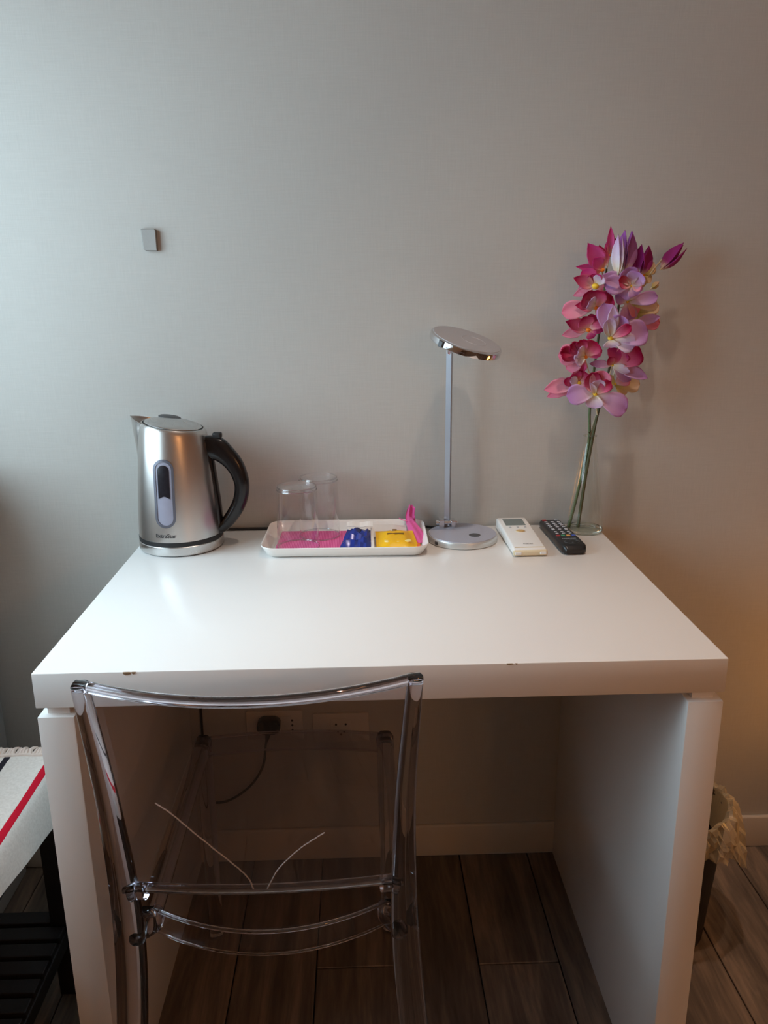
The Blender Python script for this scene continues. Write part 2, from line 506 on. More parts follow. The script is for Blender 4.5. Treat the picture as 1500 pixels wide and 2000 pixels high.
def spline(pts, n=8):
    """Catmull-Rom through points (any dimension)."""
    P = [Vector(p) for p in pts]
    P = [P[0] * 2 - P[1]] + P + [P[-1] * 2 - P[-2]]
    out = []
    for i in range(1, len(P) - 2):
        for k in range(n):
            t = k / n
            a, b, c, d = P[i - 1], P[i], P[i + 1], P[i + 2]
            out.append(0.5 * ((2 * b) + (c - a) * t + (2 * a - 5 * b + 4 * c - d) * t * t + (3 * b - a - 3 * c + d) * t ** 3))
    out.append(P[-2])
    return out

def tube(bm, pts, rad, segs=12, ry=None, up=(0, 0, 1), power=2.0):
    """Swept tube; rad scalar or list; ry second radius; power>2 squares the section."""
    pts = [Vector(p) for p in pts]
    n = len(pts)
    R = rad if isinstance(rad, (list, tuple)) else [rad] * n
    RY = R if ry is None else (ry if isinstance(ry, (list, tuple)) else [ry] * n)
    rings = []
    upv = Vector(up)
    for i, p in enumerate(pts):
        d = (pts[min(i + 1, n - 1)] - pts[max(i - 1, 0)]).normalized()
        s = d.cross(upv)
        if s.length < 1e-4: s = d.cross(Vector((1, 0, 0)))
        s.normalize()
        u = s.cross(d).normalized()
        ring = []
        for k in range(segs):
            a = 2 * PI * k / segs
            ca, sa = math.cos(a), math.sin(a)
            f = 1.0 if power == 2 else (abs(ca) ** power + abs(sa) ** power) ** (-1 / power)
            ring.append(bm.verts.new(p + s * (R[i] * f * ca) + u * (RY[i] * f * sa)))
        rings.append(ring)
    for a, b in zip(rings, rings[1:]):
        for k in range(segs):
            bm.faces.new((a[k], a[(k + 1) % segs], b[(k + 1) % segs], b[k]))
    bm.faces.new(list(reversed(rings[0])))
    bm.faces.new(rings[-1])
    return bm

def prism(bm, outline, z0, z1, bev=0.0, seg=2):
    """Extrude a 2D (x,y) outline from z0 to z1."""
    a = [bm.verts.new((x, y, z0)) for x, y in outline]
    b = [bm.verts.new((x, y, z1)) for x, y in outline]
    n = len(a)
    f0 = bm.faces.new(list(reversed(a))); f1 = bm.faces.new(b)
    for k in range(n):
        bm.faces.new((a[k], a[(k + 1) % n], b[(k + 1) % n], b[k]))
    if bev:
        bmesh.ops.bevel(bm, geom=list(f1.edges) + list(f0.edges), offset=bev, segments=seg, profile=0.5, affect='EDGES')
    return bm

def rrect(cx, cy, w, h, r, n=6):
    out = []
    for (sx, sy, a0) in ((1, 1, 0), (-1, 1, PI / 2), (-1, -1, PI), (1, -1, 3 * PI / 2)):
        for k in range(n + 1):
            a = a0 + PI / 2 * k / n
            out.append((cx + sx * (w / 2 - r) + r * math.cos(a), cy + sy * (h / 2 - r) + r * math.sin(a)))
    return out

def grid_solid(bm, f, nu, nv, thick):
    """Closed sheet: f(u,v)->(point, normal); u,v in 0..1."""
    top, bot = [], []
    for i in range(nu + 1):
        rt_, rb_ = [], []
        for j in range(nv + 1):
            p, n = f(i / nu, j / nv)
            rt_.append(bm.verts.new(p + n * thick / 2)); rb_.append(bm.verts.new(p - n * thick / 2))
        top.append(rt_); bot.append(rb_)
    for i in range(nu):
        for j in range(nv):
            bm.faces.new((top[i][j], top[i + 1][j], top[i + 1][j + 1], top[i][j + 1]))
            bm.faces.new((bot[i][j], bot[i][j + 1], bot[i + 1][j + 1], bot[i + 1][j]))
    for i in range(nu):
        bm.faces.new((top[i][0], bot[i][0], bot[i + 1][0], top[i + 1][0]))
        bm.faces.new((top[i][nv], top[i + 1][nv], bot[i + 1][nv], bot[i][nv]))
    for j in range(nv):
        bm.faces.new((top[0][j], top[0][j + 1], bot[0][j + 1], bot[0][j]))
        bm.faces.new((top[nu][j], bot[nu][j], bot[nu][j + 1], top[nu][j + 1]))
    return bm

def text_bm(s, size, depth=0.0003, bold=0.0):
    cu = bpy.data.curves.new('lettering', 'FONT')
    cu.body = s; cu.size = size; cu.extrude = depth; cu.align_x = 'CENTER'; cu.align_y = 'CENTER'; cu.offset = bold
    cu.resolution_u = 4
    t = bpy.data.objects.new('lettering', cu)
    C.objects.link(t)
    dg = bpy.context.evaluated_depsgraph_get()
    me = bpy.data.meshes.new_from_object(t.evaluated_get(dg))
    bm = bmesh.new(); bm.from_mesh(me)
    bpy.data.objects.remove(t); bpy.data.curves.remove(cu); bpy.data.meshes.remove(me)
    return bm

def struct(name, bm, mat, parent=None, **k):
    o = obj(name, bm, mat, parent, **k)
    if parent is None: o['kind'] = 'structure'
    return o

# ------------------------------------------------------------------ room
bm = B(); box(bm, (X_LEFT, Y_FRONT, -0.05), (X_RIGHT, 0.0, -0.006)); floor = struct('floor', bm, 'floor')
PW = 0.1487
seam0 = 0.1770 - 9 * PW
row = 0
x = seam0
joints = {7: [-0.30], 9: [-0.303, -1.2], 10: [-0.70], 11: [-0.52, -1.4], 12: [-0.92], 6: [-0.75], 5: [-0.42], 4: [-0.9]}
while x < X_RIGHT:
    x0, x1 = max(x, X_LEFT), min(x + PW, X_RIGHT)
    js = [0.0]
    pos = joints.get(row, [-(0.25 + (row * 0.37) % 0.9)])
    for p in pos: js.append(p)
    p = pos[-1] - 0.9
    while p > Y_FRONT + 0.1:
        js.append(p); p -= 0.9
    js.append(Y_FRONT)
    if x1 - x0 > 0.01:
        for a, b_ in zip(js, js[1:]):
            bm = B()
            box(bm, (x0 + 0.0011, b_ + 0.0011, -0.0058), (x1 - 0.0011, a - 0.0011, 0.0), 0.0012, 1)
            obj('plank', bm, 'plank', floor, loc=((x0 + x1) / 2, (a + b_) / 2, 0))
    x += PW; row += 1

bm = B(); box(bm, (X_LEFT - 0.3, 0.0, -0.05), (X_RIGHT + 0.1, 0.1, Z_TOP)); struct('wall_back', bm, 'wall')
bm = B(); box(bm, (X_RIGHT, Y_FRONT, -0.05), (X_RIGHT + 0.1, 0.0, Z_TOP)); struct('wall_right', bm, 'wall_tan')
bm = B(); box(bm, (X_LEFT - 0.3, Y_FRONT - 0.1, -0.05), (X_RIGHT + 0.1, Y_FRONT, Z_TOP)); struct('wall_front', bm, 'wall_plain')
bm = B(); box(bm, (X_LEFT - 0.3, Y_FRONT - 0.1, Z_TOP), (X_RIGHT + 0.1, 0.1, Z_TOP + 0.1)); struct('ceiling', bm, 'ceiling')
bm = B()
xa, xb = X_LEFT - 0.22, X_LEFT
box(bm, (xa, Y_FRONT, -0.05), (xb, 0.0, WIN_Z0))
box(bm, (xa, Y_FRONT, WIN_Z1), (xb, 0.0, Z_TOP))
box(bm, (xa, Y_FRONT, WIN_Z0), (xb, WIN_Y0, WIN_Z1))
box(bm, (xa, WIN_Y1, WIN_Z0), (xb, 0.0, WIN_Z1))
struct('wall_left', bm, 'wall_plain')
# window in the left wall (beside the desk, out of frame)
bm = B()
fx0, fx1 = X_LEFT - 0.16, X_LEFT - 0.11
t = 0.045
box(bm, (fx0, WIN_Y0, WIN_Z0), (fx1, WIN_Y0 + t, WIN_Z1)); box(bm, (fx0, WIN_Y1 - t, WIN_Z0), (fx1, WIN_Y1, WIN_Z1))
box(bm, (fx0, WIN_Y0 + t, WIN_Z0), (fx1, WIN_Y1 - t, WIN_Z0 + t)); box(bm, (fx0, WIN_Y0 + t, WIN_Z1 - t), (fx1, WIN_Y1 - t, WIN_Z1))
win = struct('window_1', bm, 'frame')
ym = (WIN_Y0 + WIN_Y1) / 2
bm = B(); box(bm, (fx0 + 0.005, ym - 0.02, WIN_Z0 + t), (fx1 - 0.005, ym + 0.02, WIN_Z1 - t)); obj('mullion', bm, 'frame', win)
for a, b_ in ((WIN_Y0 + t, ym - 0.02), (ym + 0.02, WIN_Y1 - t)):
    bm = B(); box(bm, (fx0 + 0.02, a, WIN_Z0 + t), (fx0 + 0.026, b_, WIN_Z1 - t)); obj('pane', bm, 'pane', win)
bm = B(); box(bm, (X_LEFT - 0.11, WIN_Y0, WIN_Z0), (X_LEFT + 0.02, WIN_Y1, WIN_Z0 + 0.02), 0.003); obj('window_sill', bm, 'frame', win)
# baseboards, profiled: flat board with eased top
def baseboard(name, x0, x1, y0, y1):
    bm = B(); box(bm, (x0, y0, 0.0), (x1, y1, 0.0768), 0.004, 3)
    return struct(name, bm, 'base', smooth=True)
baseboard('baseboard_back', X_LEFT, X_RIGHT, -0.010, 0.0)
baseboard('baseboard_right', X_RIGHT - 0.010, X_RIGHT, Y_FRONT, -0.010)
baseboard('baseboard_left', X_LEFT, X_LEFT + 0.010, Y_FRONT, -0.010)

# ------------------------------------------------------------------ desk
W2, D, H, TH, LW, GAP = 0.4277, 0.5957, 0.75, 0.0468, 0.0453, 0.0122
YB = -0.0105
desk = thing('desk', 'glossy white slab desk with chipped front edge against the grey wall', 'desk', (0, -0.3, 0))
bm = B(); box(bm, (-W2, -D, H - TH), (W2, YB + 0.006, H), 0.0016, 2); top = obj('tabletop', bm, 'lacquer', desk, smooth=True)
for s in (-1, 1):
    xo, xi = s * (W2 - 0.0004), s * (W2 - 0.0004 - LW)
    bm = B(); box(bm, (min(xo, xi), -D, 0), (max(xo, xi), YB, H - TH - GAP), 0.0014, 2); obj('side_panel', bm, 'lacquer', desk, smooth=True)
    xo2, xi2 = s * (W2 - 0.010), s * (W2 - LW + 0.008)
    bm = B(); box(bm, (min(xo2, xi2), -D + 0.010, H - TH - GAP), (max(xo2, xi2), YB - 0.002, H - TH)); obj('spacer', bm, 'lacquer', desk)
def chip(cx, w, h, seed):
    r = random.Random(seed)
    bm = B()
    pts = []
    n = 12
    for k in range(n):
        a = 2 * PI * k / n
        pts.append((cx + w * math.cos(a) * r.uniform(0.75, 1.1), H - h * 0.55 + h * math.sin(a) * r.uniform(0.65, 1.05)))
    vs0 = [bm.verts.new((px, -D + 0.0008, min(pz, H - 0.0003))) for px, pz in pts]
    vs1 = [bm.verts.new((cx + (px - cx) * 0.8, -D - 0.0006, min(pz, H - 0.0003))) for px, pz in pts]
    for k in range(n): bm.faces.new((vs0[k], vs0[(k + 1) % n], vs1[(k + 1) % n], vs1[k]))
    bm.faces.new(vs1); bm.faces.new(list(reversed(vs0)))
    obj('chipped_spot', bm, 'chip', top, label='bare chipped spot on the white edge')
for a in ((-0.3125, 0.0058, 0.0030, 1), (-0.3045, 0.0030, 0.0022, 5), (0.1545, 0.0050, 0.0014, 2), (0.1625, 0.0020, 0.0012, 8)):
    chip(*a)

# ------------------------------------------------------------------ chair
chair = thing('chair', 'clear plastic chair with cracked curved back pushed under the desk', 'chair', (-0.146, -0.46, 0))
XC = -0.1455
def post_xy(z):
    """half width and y of the rear posts at height z"""
    K = [(0.0, 0.196, -0.715), (0.15, 0.185, -0.698), (0.30, 0.1785, -0.684), (0.44, 0.1625, -0.688), (0.53, 0.1655, -0.700), (0.66, 0.1635, -0.716), (0.803, 0.1740, -0.729), (0.85, 0.177, -0.734)]
    for (za, xa_, ya), (zb, xb_, yb) in zip(K, K[1:]):
        if z <= zb:
            t = (z - za) / (zb - za); t = t
            return xa_ + (xb_ - xa_) * t, ya + (yb - ya) * t
    return K[-1][1], K[-1][2]
for s in (-1, 1):
    axis = spline([(0.196, -0.712, 0.0), (0.182, -0.694, 0.22), (0.1655, -0.691, 0.44), (0.1640, -0.711, 0.63), (0.1740, -0.729, 0.803)], 10)
    sp = [(XC + s * p.x, p.y, p.z) for p in axis]
    rx = [0.016, 0.0168, 0.0176, 0.0182, 0.0180, 0.0172, 0.0155, 0.0132, 0.0112, 0.0098, 0.0085]
    ry = [0.013, 0.0145, 0.016, 0.0172, 0.0178, 0.0175, 0.016, 0.0138, 0.0118, 0.0102, 0.009]
    rr = spline([(a, b_, 0) for a, b_ in zip(rx, ry)], 4)
    R1, R2 = [v[0] for v in rr], [v[1] for v in rr]
    bm = B(); tube(bm, sp, R1, 20, R2, up=(0, 1, 0), power=3.0)
    obj('rear_leg', bm, 'acrylic', chair, smooth=50.0)
ZB0, ZB1 = 0.532, 0.800
def back_pt(u, z):
    hw, y = post_xy(z)
    s = 2 * u - 1
    k = (z - ZB0) / (ZB1 - ZB0)
    bow = 0.012 + 0.029 * max(0, k) ** 0.8
    return Vector((XC + s * (hw - 0.004), y - bow * (1 - s * s), z))
def back_f(u, v):
    z = ZB0 + (ZB1 - ZB0) * v
    p = back_pt(u, z)
    du = back_pt(min(1, u + 0.01), z) - back_pt(max(0, u - 0.01), z)
    n = du.cross(Vector((0, 0.04, 1))).normalized()
    return p, n
bm = B(); grid_solid(bm, back_f, 28, 10, 0.007); backrest = obj('backrest', bm, 'acrylic_sheet', chair, smooth=60.0)
pts = [back_pt(k / 30, ZB1 + 0.001) for k in range(31)]
pts = [pts[0] + Vector((-0.010, 0.002, 0))] + pts + [pts[-1] + Vector((0.010, 0.002, 0))]
bm = B(); tube(bm, pts, 0.0058, 14, 0.0052, power=3.5); obj('top_edge', bm, 'acrylic', chair, smooth=60.0)
pts = [back_pt(k / 30, ZB0 - 0.002) for k in range(31)]
bm = B(); tube(bm, pts, 0.0062, 12, 0.0046, power=3.0); obj('bottom_edge', bm, 'acrylic', chair, smooth=60.0)
# cracks in the back sheet
for path in ([(-0.2517, 0.6651), (-0.2334, 0.6502), (-0.205, 0.6164), (-0.176, 0.5798), (-0.1601, 0.5553), (-0.1556, 0.5345)],
             [(-0.1397, 0.5345), (-0.1248, 0.5678), (-0.1036, 0.5942), (-0.0888, 0.6072), (-0.0713, 0.62)]):
    sp = []
    for q in spline([(a, 0, c) for a, c in path], 6):
        hw = post_xy(q.z)[0] - 0.004
        u = ((q.x - XC) / hw + 1) / 2
        p = back_pt(u, q.z)
        sp.append((p.x, p.y - 0.0040, p.z + random.uniform(-0.0004, 0.0004)))
    n = len(sp)
    bm = B(); tube(bm, sp, [0.0006 + 0.0003 * abs(math.sin(k * 1.7)) for k in range(n)], 5)
    obj('crack', bm, 'crack', backrest, label='whitish crack curving across the clear sheet')
# seat plate with rounded front and rear edge
SX = 0.150
def seat_pt(u, v):
    s = 2 * u - 1
    yf = -0.232 + 0.016 * (1 - s * s)
    yr = -0.630 - 0.044 * (1 - s * s)
    y = yf + (yr - yf) * v
    z = 0.438 - 0.008 * (1 - s * s) * math.sin(PI * v)
    return Vector((XC - 0.004 + s * (SX + 0.006 - 0.008 * v), y, z))
def seat_f(u, v): return seat_pt(u, v), Vector((0, 0, 1))
bm = B(); grid_solid(bm, seat_f, 20, 16, 0.006); obj('seat', bm, 'acrylic_sheet', chair, smooth=60.0)
def apron(v, name):
    bm = B()
    def f(u, w_):
        p = seat_pt(u, v)
        return Vector((p.x, p.y + (0.003 if v > 0.5 else -0.003), 0.402 + 0.033 * w_)), Vector((0, 1, 0))
    grid_solid(bm, f, 24, 1, 0.004)
    o = obj(name, bm, 'acrylic_sheet', chair, smooth=60.0)
    for zz, r in ((0.402, 0.0016), (0.436, 0.0024)):
        bm = B(); tube(bm, [Vector((seat_pt(k / 24, v).x, seat_pt(k / 24, v).y + (-0.002 if v > 0.5 else 0.002), zz)) for k in range(25)], r, 8)
        obj('apron_edge', bm, 'acrylic', o, smooth=True)
apron(1.0, 'rear_apron'); apron(0.0, 'front_apron')
for s in (-1, 1):
    bm = B()
    xa = XC - 0.004 + s * SX
    pts = [(xa + s * 0.010, -0.226, 0.424), (xa + s * 0.010, -0.35, 0.424), (xa + s * 0.008, -0.50, 0.424), (xa + s * 0.006, -0.58, 0.424), (xa + s * 0.006, -0.632, 0.424)]
    tube(bm, spline(pts, 4), 0.014, 12, 0.017, power=3.5); obj('side_rail', bm, 'acrylic', chair, smooth=50.0)
    bm = B(); fx = XC - 0.004 + s * (SX + 0.010)
    tube(bm, spline([(fx, -0.230, 0.428), (fx + s * 0.001, -0.226, 0.40), (fx + s * 0.003, -0.220, 0.25), (fx + s * 0.007, -0.212, 0.0)], 5), [0.015] * 6 + [0.0145] * 5 + [0.013] * 5, 14, power=2.6)
    obj('front_leg', bm, 'acrylic', chair, smooth=50.0)
    hw, py = post_xy(0.46)
    bm = B(); tube(bm, spline([(xa - s * 0.004, -0.628, 0.418), (xa + s * 0.003, -0.652, 0.430), (XC + s * (hw - 0.006), py + 0.010, 0.452)], 5), [0.010] * 11, 14, [0.016] * 11, power=2.4)
    obj('corner_bracket', bm, 'acrylic', chair, smooth=50.0)
    hw2, py2 = post_xy(0.525)
    bm = B(); tube(bm, [(XC + s * (hw2 - 0.028), py2 - 0.004, 0.524), (XC + s * (hw2 - 0.008), py2 + 0.002, 0.520)], 0.007, 12, 0.010, power=2.5)
    obj('back_bracket', bm, 'acrylic', chair, smooth=50.0)

# ------------------------------------------------------------------ kettle (local frame: handle along +x)
KZ = H
kettle = thing('electric_kettle', 'brushed steel electric kettle with black handle beside the tray', 'kettle', (-0.350, -0.092, KZ), math.radians(-5))
S = 64
bm = B(); lathe(bm, [(0.0, 0.0), (0.069, 0.0), (0.0725, 0.002)], S); obj('foot_ring', bm, 'black_matte', kettle, w=False, smooth=True)
bm = B(); lathe(bm, [(0.0, 0.0015), (0.0725, 0.0015), (0.0745, 0.0045), (0.0745, 0.0170), (0.0730, 0.0185), (0.0, 0.0185)], S); obj('power_base', bm, 'steel_smooth', kettle, w=False, smooth=True)
bm = B(); lathe(bm, [(0.0, 0.0180), (0.0736, 0.0180), (0.0738, 0.0262), (0.0, 0.0262)], S); obj('black_ring', bm, 'black_matte', kettle, w=False, smooth=True)
def kr(z):
    K = [(0.0240, 0.0732), (0.045, 0.0728), (0.08, 0.0708), (0.11, 0.0688), (0.14, 0.0662), (0.165, 0.0636), (0.185, 0.0612), (0.200, 0.0590), (0.212, 0.0570), (0.220, 0.0548)]
    for (a, ra), (b_, rb) in zip(K, K[1:]):
        if z <= b_: return ra + (rb - ra) * (z - a) / (b_ - a)
    return K[-1][1]
TILT = 0.15
def ktilt(bm):
    for v in bm.verts:
        k = min(1, max(0, (v.co.z - 0.14) / 0.07))
        v.co.z -= TILT * v.co.x * k
    return bm
prof = [(0.0, 0.0255)] + [(kr(z), z) for z in (0.0255, 0.029, 0.045, 0.08, 0.11, 0.14, 0.165, 0.185, 0.200, 0.212, 0.217)] + [(0.0535, 0.2195), (0.0515, 0.2198), (0.0515, 0.217), (0.0, 0.217)]
bm = B(); lathe(bm, prof, S); ktilt(bm); body = obj('body', bm, 'steel', kettle, w=False, smooth=30.0)
bm = B(); lathe(bm, [(0.0, 0.2172), (0.0514, 0.2172), (0.0514, 0.2190), (0.0, 0.2190)], S); ktilt(bm); obj('lid_seam', bm, 'black_matte', kettle, w=False, smooth=30.0)
bm = B(); lathe(bm, [(0.0, 0.2180), (0.0488, 0.2180), (0.0488, 0.2208), (0.0470, 0.2226), (0.038, 0.2255), (0.024, 0.2280), (0.012, 0.2290), (0.0, 0.2292)], S); ktilt(bm); lid = obj('lid', bm, 'steel_smooth', kettle, w=False, smooth=35.0)
bm = B(); lathe(bm, [(0.0, 0.2235), (0.0195, 0.2235), (0.0195, 0.2285), (0.017, 0.2297), (0.0, 0.2300)], 32, (-0.012, 0.022, 0), sy=0.85); ktilt(bm); obj('lid_button', bm, 'dark_grey', lid, w=False, smooth=35.0)
# spout: a folded pouring lip growing out of the wall opposite the handle
bm = B()
def spout_f(u, v):
    s = 2 * u - 1
    z = 0.140 + 0.0805 * v
    half = math.radians(5 + 27 * v)
    a = PI + s * half
    prot = 0.0195 * v ** 1.25 * max(0, 1 - abs(s)) ** 0.8
    r = kr(min(z, 0.216)) - 0.0012 + prot
    p = Vector((r * math.cos(a), r * math.sin(a), z + 0.004 * v * v * max(0, 1 - abs(s))))
    return p, Vector((math.cos(a), math.sin(a), 0))
grid_solid(bm, spout_f, 24, 14, 0.0016); ktilt(bm); obj('spout', bm, 'steel', kettle, w=False, smooth=35.0)
# handle: a rounded grip sweeping out from the top and back in at the foot, and a spine down the body
def kloc(px, pz, y=0.0): return (px + 0.350, y, pz - KZ)
gp = [(-0.3080, 0.9280, 0.0210), (-0.2900, 0.9290, 0.0220), (-0.2745, 0.9270, 0.0215), (-0.2600, 0.9160, 0.0180), (-0.2470, 0.9010, 0.0160), (-0.2385, 0.8830, 0.0142), (-0.2345, 0.8610, 0.0130), (-0.2395, 0.8340, 0.0125), (-0.2520, 0.8110, 0.0120), (-0.2670, 0.7920, 0.0110), (-0.2790, 0.7830, 0.0100)]
sp = spline([kloc(p[0], p[1]) for p in gp], 5)
rw = [v[0] for v in spline([(p[2], 0, 0) for p in gp], 5)]
bm = B(); tube(bm, sp, rw, 20, [0.0125] * len(sp), up=(0, 1, 0), power=2.5)
handle = obj('handle', bm, 'black', kettle, w=False, smooth=60.0)
sp2 = spline([kloc(-0.2950, 0.9440), kloc(-0.2900, 0.9050), kloc(-0.2855, 0.8600), kloc(-0.2825, 0.8250), kloc(-0.2805, 0.7800), kloc(-0.2800, 0.7745)], 5)
bm = B(); tube(bm, sp2, 0.0085, 16, 0.0120, up=(0, 1, 0), power=2.8); obj('handle_spine', bm, 'black', handle, w=False, smooth=60.0)
bm = B(); box(bm, (0.0690, -0.0070, 0.1960), (0.0845, 0.0070, 0.2065), 0.003, 3); obj('switch', bm, 'black_matte', handle, w=False, smooth=True)
# water gauge on the camera side
ga = math.radians(-92.0)
def on_body(dx, z, off):
    """wrap a flat offset dx (metres) and height onto the body side at the gauge azimuth"""
    r = kr(z) + off
    a = ga + dx / kr(z)
    return Vector((r * math.cos(a), r * math.sin(a), z))
def wrap_plate(outline, off0, off1):
    bm = B()
    n = len(outline)
    cz = sum(z for _, z in outline) / n; cx = sum(x_ for x_, _ in outline) / n
    K = 5
    rings = []
    for k in range(K + 1):
        f = k / K
        rings.append([bm.verts.new(on_body(cx + (x_ - cx) * (1 - f) if k < K else cx, cz + (z - cz) * (1 - f * (1 if k < K else 1)), off1)) for x_, z in outline])
    for a, b_ in zip(rings[:-1], rings[1:-1]):
        for i in range(n): bm.faces.new((a[i], a[(i + 1) % n], b_[(i + 1) % n], b_[i]))
    bm.faces.new(rings[K - 1])
    for v in rings[K]: bm.verts.remove(v)
    lowr = [bm.verts.new(on_body(x_, z, off0)) for x_, z in outline]
    for i in range(n): bm.faces.new((lowr[i], lowr[(i + 1) % n], rings[0][(i + 1) % n], rings[0][i]))
    return bm
def wrap_ring(o1, o2, off0, off1):
    bm = B()
    n = len(o1)
    a = [bm.verts.new(on_body(x_, z, off1)) for x_, z in o1]; b_ = [bm.verts.new(on_body(x_, z, off1)) for x_, z in o2]
    c = [bm.verts.new(on_body(x_, z, off0)) for x_, z in o1]; d = [bm.verts.new(on_body(x_, z, off0)) for x_, z in o2]
    for i in range(n):
        j = (i + 1) % n
        bm.faces.new((a[i], a[j], b_[j], b_[i])); bm.faces.new((c[j], c[i], a[i], a[j])) if False else bm.faces.new((c[i], c[j], a[j], a[i]))
        bm.faces.new((b_[i], b_[j], d[j], d[i]))
    return bm
gz = 0.112
gauge = obj('water_gauge', wrap_ring(rrect(0, gz, 0.0355, 0.1180, 0.0177, 8), rrect(0, gz, 0.0270, 0.1090, 0.0134, 8), -0.001, 0.0018), 'gauge_grey', kettle, w=False, smooth=40.0)
obj('gauge_window', wrap_plate(rrect(0, gz, 0.0270, 0.1090, 0.0134, 8), -0.001, 0.0007), 'gauge_pale', gauge, w=False, smooth=40.0)
def half_top(): # dark upper part of the gauge
    o = rrect(0, gz, 0.0200, 0.0980, 0.0099, 8)
    return [(x_, max(z, gz - 0.006 + 0.002 * math.cos(x_ * 300))) for x_, z in o]
obj('gauge_float', wrap_plate(half_top(), 0.0002, 0.0013), 'gauge_dark', gauge, w=False, smooth=40.0)
bm = text_bm('ExtraStar', 0.0098, 0.00012, 0.00022)
for v in bm.verts:
    p = on_body(v.co.x - 0.0020, 0.0385 + v.co.y, 0.0004 + v.co.z)
    v.co = p
obj('logo', bm, 'logo', kettle, w=False, label='dark grey maker lettering', recalc=False)

# ------------------------------------------------------------------ desk lamp
lamp = thing('desk_lamp', 'slim silver desk lamp with a tilted round flat head', 'lamp', (0.1600, -0.0905, H))
bm = B(); lathe(bm, [(0.0, 0.0), (0.062, 0.0), (0.064, 0.0015), (0.064, 0.0105), (0.063, 0.0122), (0.0, 0.0122)], 56); base = obj('base', bm, 'lamp_side', lamp, w=False, smooth=True)
bm = B(); lathe(bm, [(0.0, 0.0120), (0.0618, 0.0120), (0.0610, 0.0134), (0.0, 0.0136)], 56); obj('base_panel', bm, 'lamp_top', base, w=False, smooth=True)
bm = B(); lathe(bm, [(0.0, 0.0132), (0.0105, 0.0132), (0.0105, 0.0140), (0.0, 0.0141)], 28, (0.020, -0.018, 0)); obj('touch_button', bm, 'dark_grey', base, w=False, smooth=True)
bm = B(); box(bm, (-0.0035, -0.001, 0.003), (0.0035, 0.003, 0.009), 0.001)
bm.transform(Matrix.Translation((-0.0515, -0.0385, 0)) @ Matrix.Rotation(math.radians(-53), 4, 'Z')); obj('socket_notch', bm, 'dark_grey', base, w=False)
# hinge at the back of the base: yoke, pin
PX, PY = -0.0235, 0.0430
bm = B(); box(bm, (PX - 0.0165, PY - 0.012, 0.013), (PX - 0.0060, PY + 0.008, 0.0290), 0.0015); obj('hinge_cheek', bm, 'chrome', lamp, w=False)
bm = B(); box(bm, (PX + 0.0065, PY - 0.012, 0.013), (PX + 0.0150, PY + 0.008, 0.0270), 0.0015); obj('hinge_cheek', bm, 'chrome', lamp, w=False)
bm = B(); tube(bm, [(PX - 0.021, PY - 0.003, 0.0215), (PX + 0.018, PY - 0.003, 0.0215)], 0.0048, 12); obj('hinge_pin', bm, 'chrome', lamp, w=False, smooth=True)
bm = B(); box(bm, (-0.0052, -0.0035, 0.0), (0.0052, 0.0035, 0.329), 0.0006, 1)
bm.transform(Matrix.Translation((PX, PY - 0.002, 0.0145)) @ Matrix.Rotation(math.radians(-24), 4, 'Z')); obj('pole', bm, 'pole', lamp, w=False)
# head: shallow disc, tilted towards the front right
hc = Vector((-0.0010, -0.004, 0.3540))
HM = Matrix.Translation(hc) @ Matrix.Rotation(math.radians(15.5), 4, 'Y') @ Matrix.Rotation(math.radians(13.0), 4, 'X')
bm = B(); lathe(bm, [(0.0, -0.0065), (0.0600, -0.0065), (0.0632, -0.0050), (0.0636, 0.0), (0.0632, 0.0050), (0.0605, 0.0066), (0.0, 0.0066)], 64); bm.transform(HM); head = obj('lamp_head', bm, 'chrome', lamp, w=False, smooth=35.0)
bm = B(); lathe(bm, [(0.0, 0.0062), (0.0600, 0.0062), (0.0595, 0.0074), (0.0, 0.0078)], 64); bm.transform(HM); obj('head_cover', bm, 'lamp_grey', head, w=False, smooth=True)
bm = B(); lathe(bm, [(0.0205, 0.0075), (0.0215, 0.0081), (0.0225, 0.0075)], 40, (0.012, 0.0, 0), capb=False, capt=False); bm.transform(HM); obj('cover_ring', bm, 'lamp_grey', head, w=False, smooth=True)
bm = B(); lathe(bm, [(0.0, -0.0082), (0.055, -0.0078), (0.0555, -0.0060), (0.0, -0.0060)], 56); bm.transform(HM); obj('diffuser', bm, 'diffuser', head, w=False, smooth=True)
bm = B(); box(bm, (-0.0045, -0.0035, -0.0058), (0.0045, 0.003, 0.0050), 0.001); bm.transform(HM @ Matrix.Rotation(math.radians(-135), 4, 'Z') @ Matrix.Translation((0.0636, 0, 0)) @ Matrix.Rotation(PI / 2, 4, 'Z')); obj('clip', bm, 'dark_grey', head, w=False)
bm = B(); tube(bm, [(PX, PY - 0.002, 0.335), (PX + 0.002, PY - 0.012, 0.3475), (hc.x - 0.018, hc.y + 0.022, hc.z - 0.001)], 0.0052, 10); obj('neck', bm, 'chrome', lamp, w=False, smooth=True)
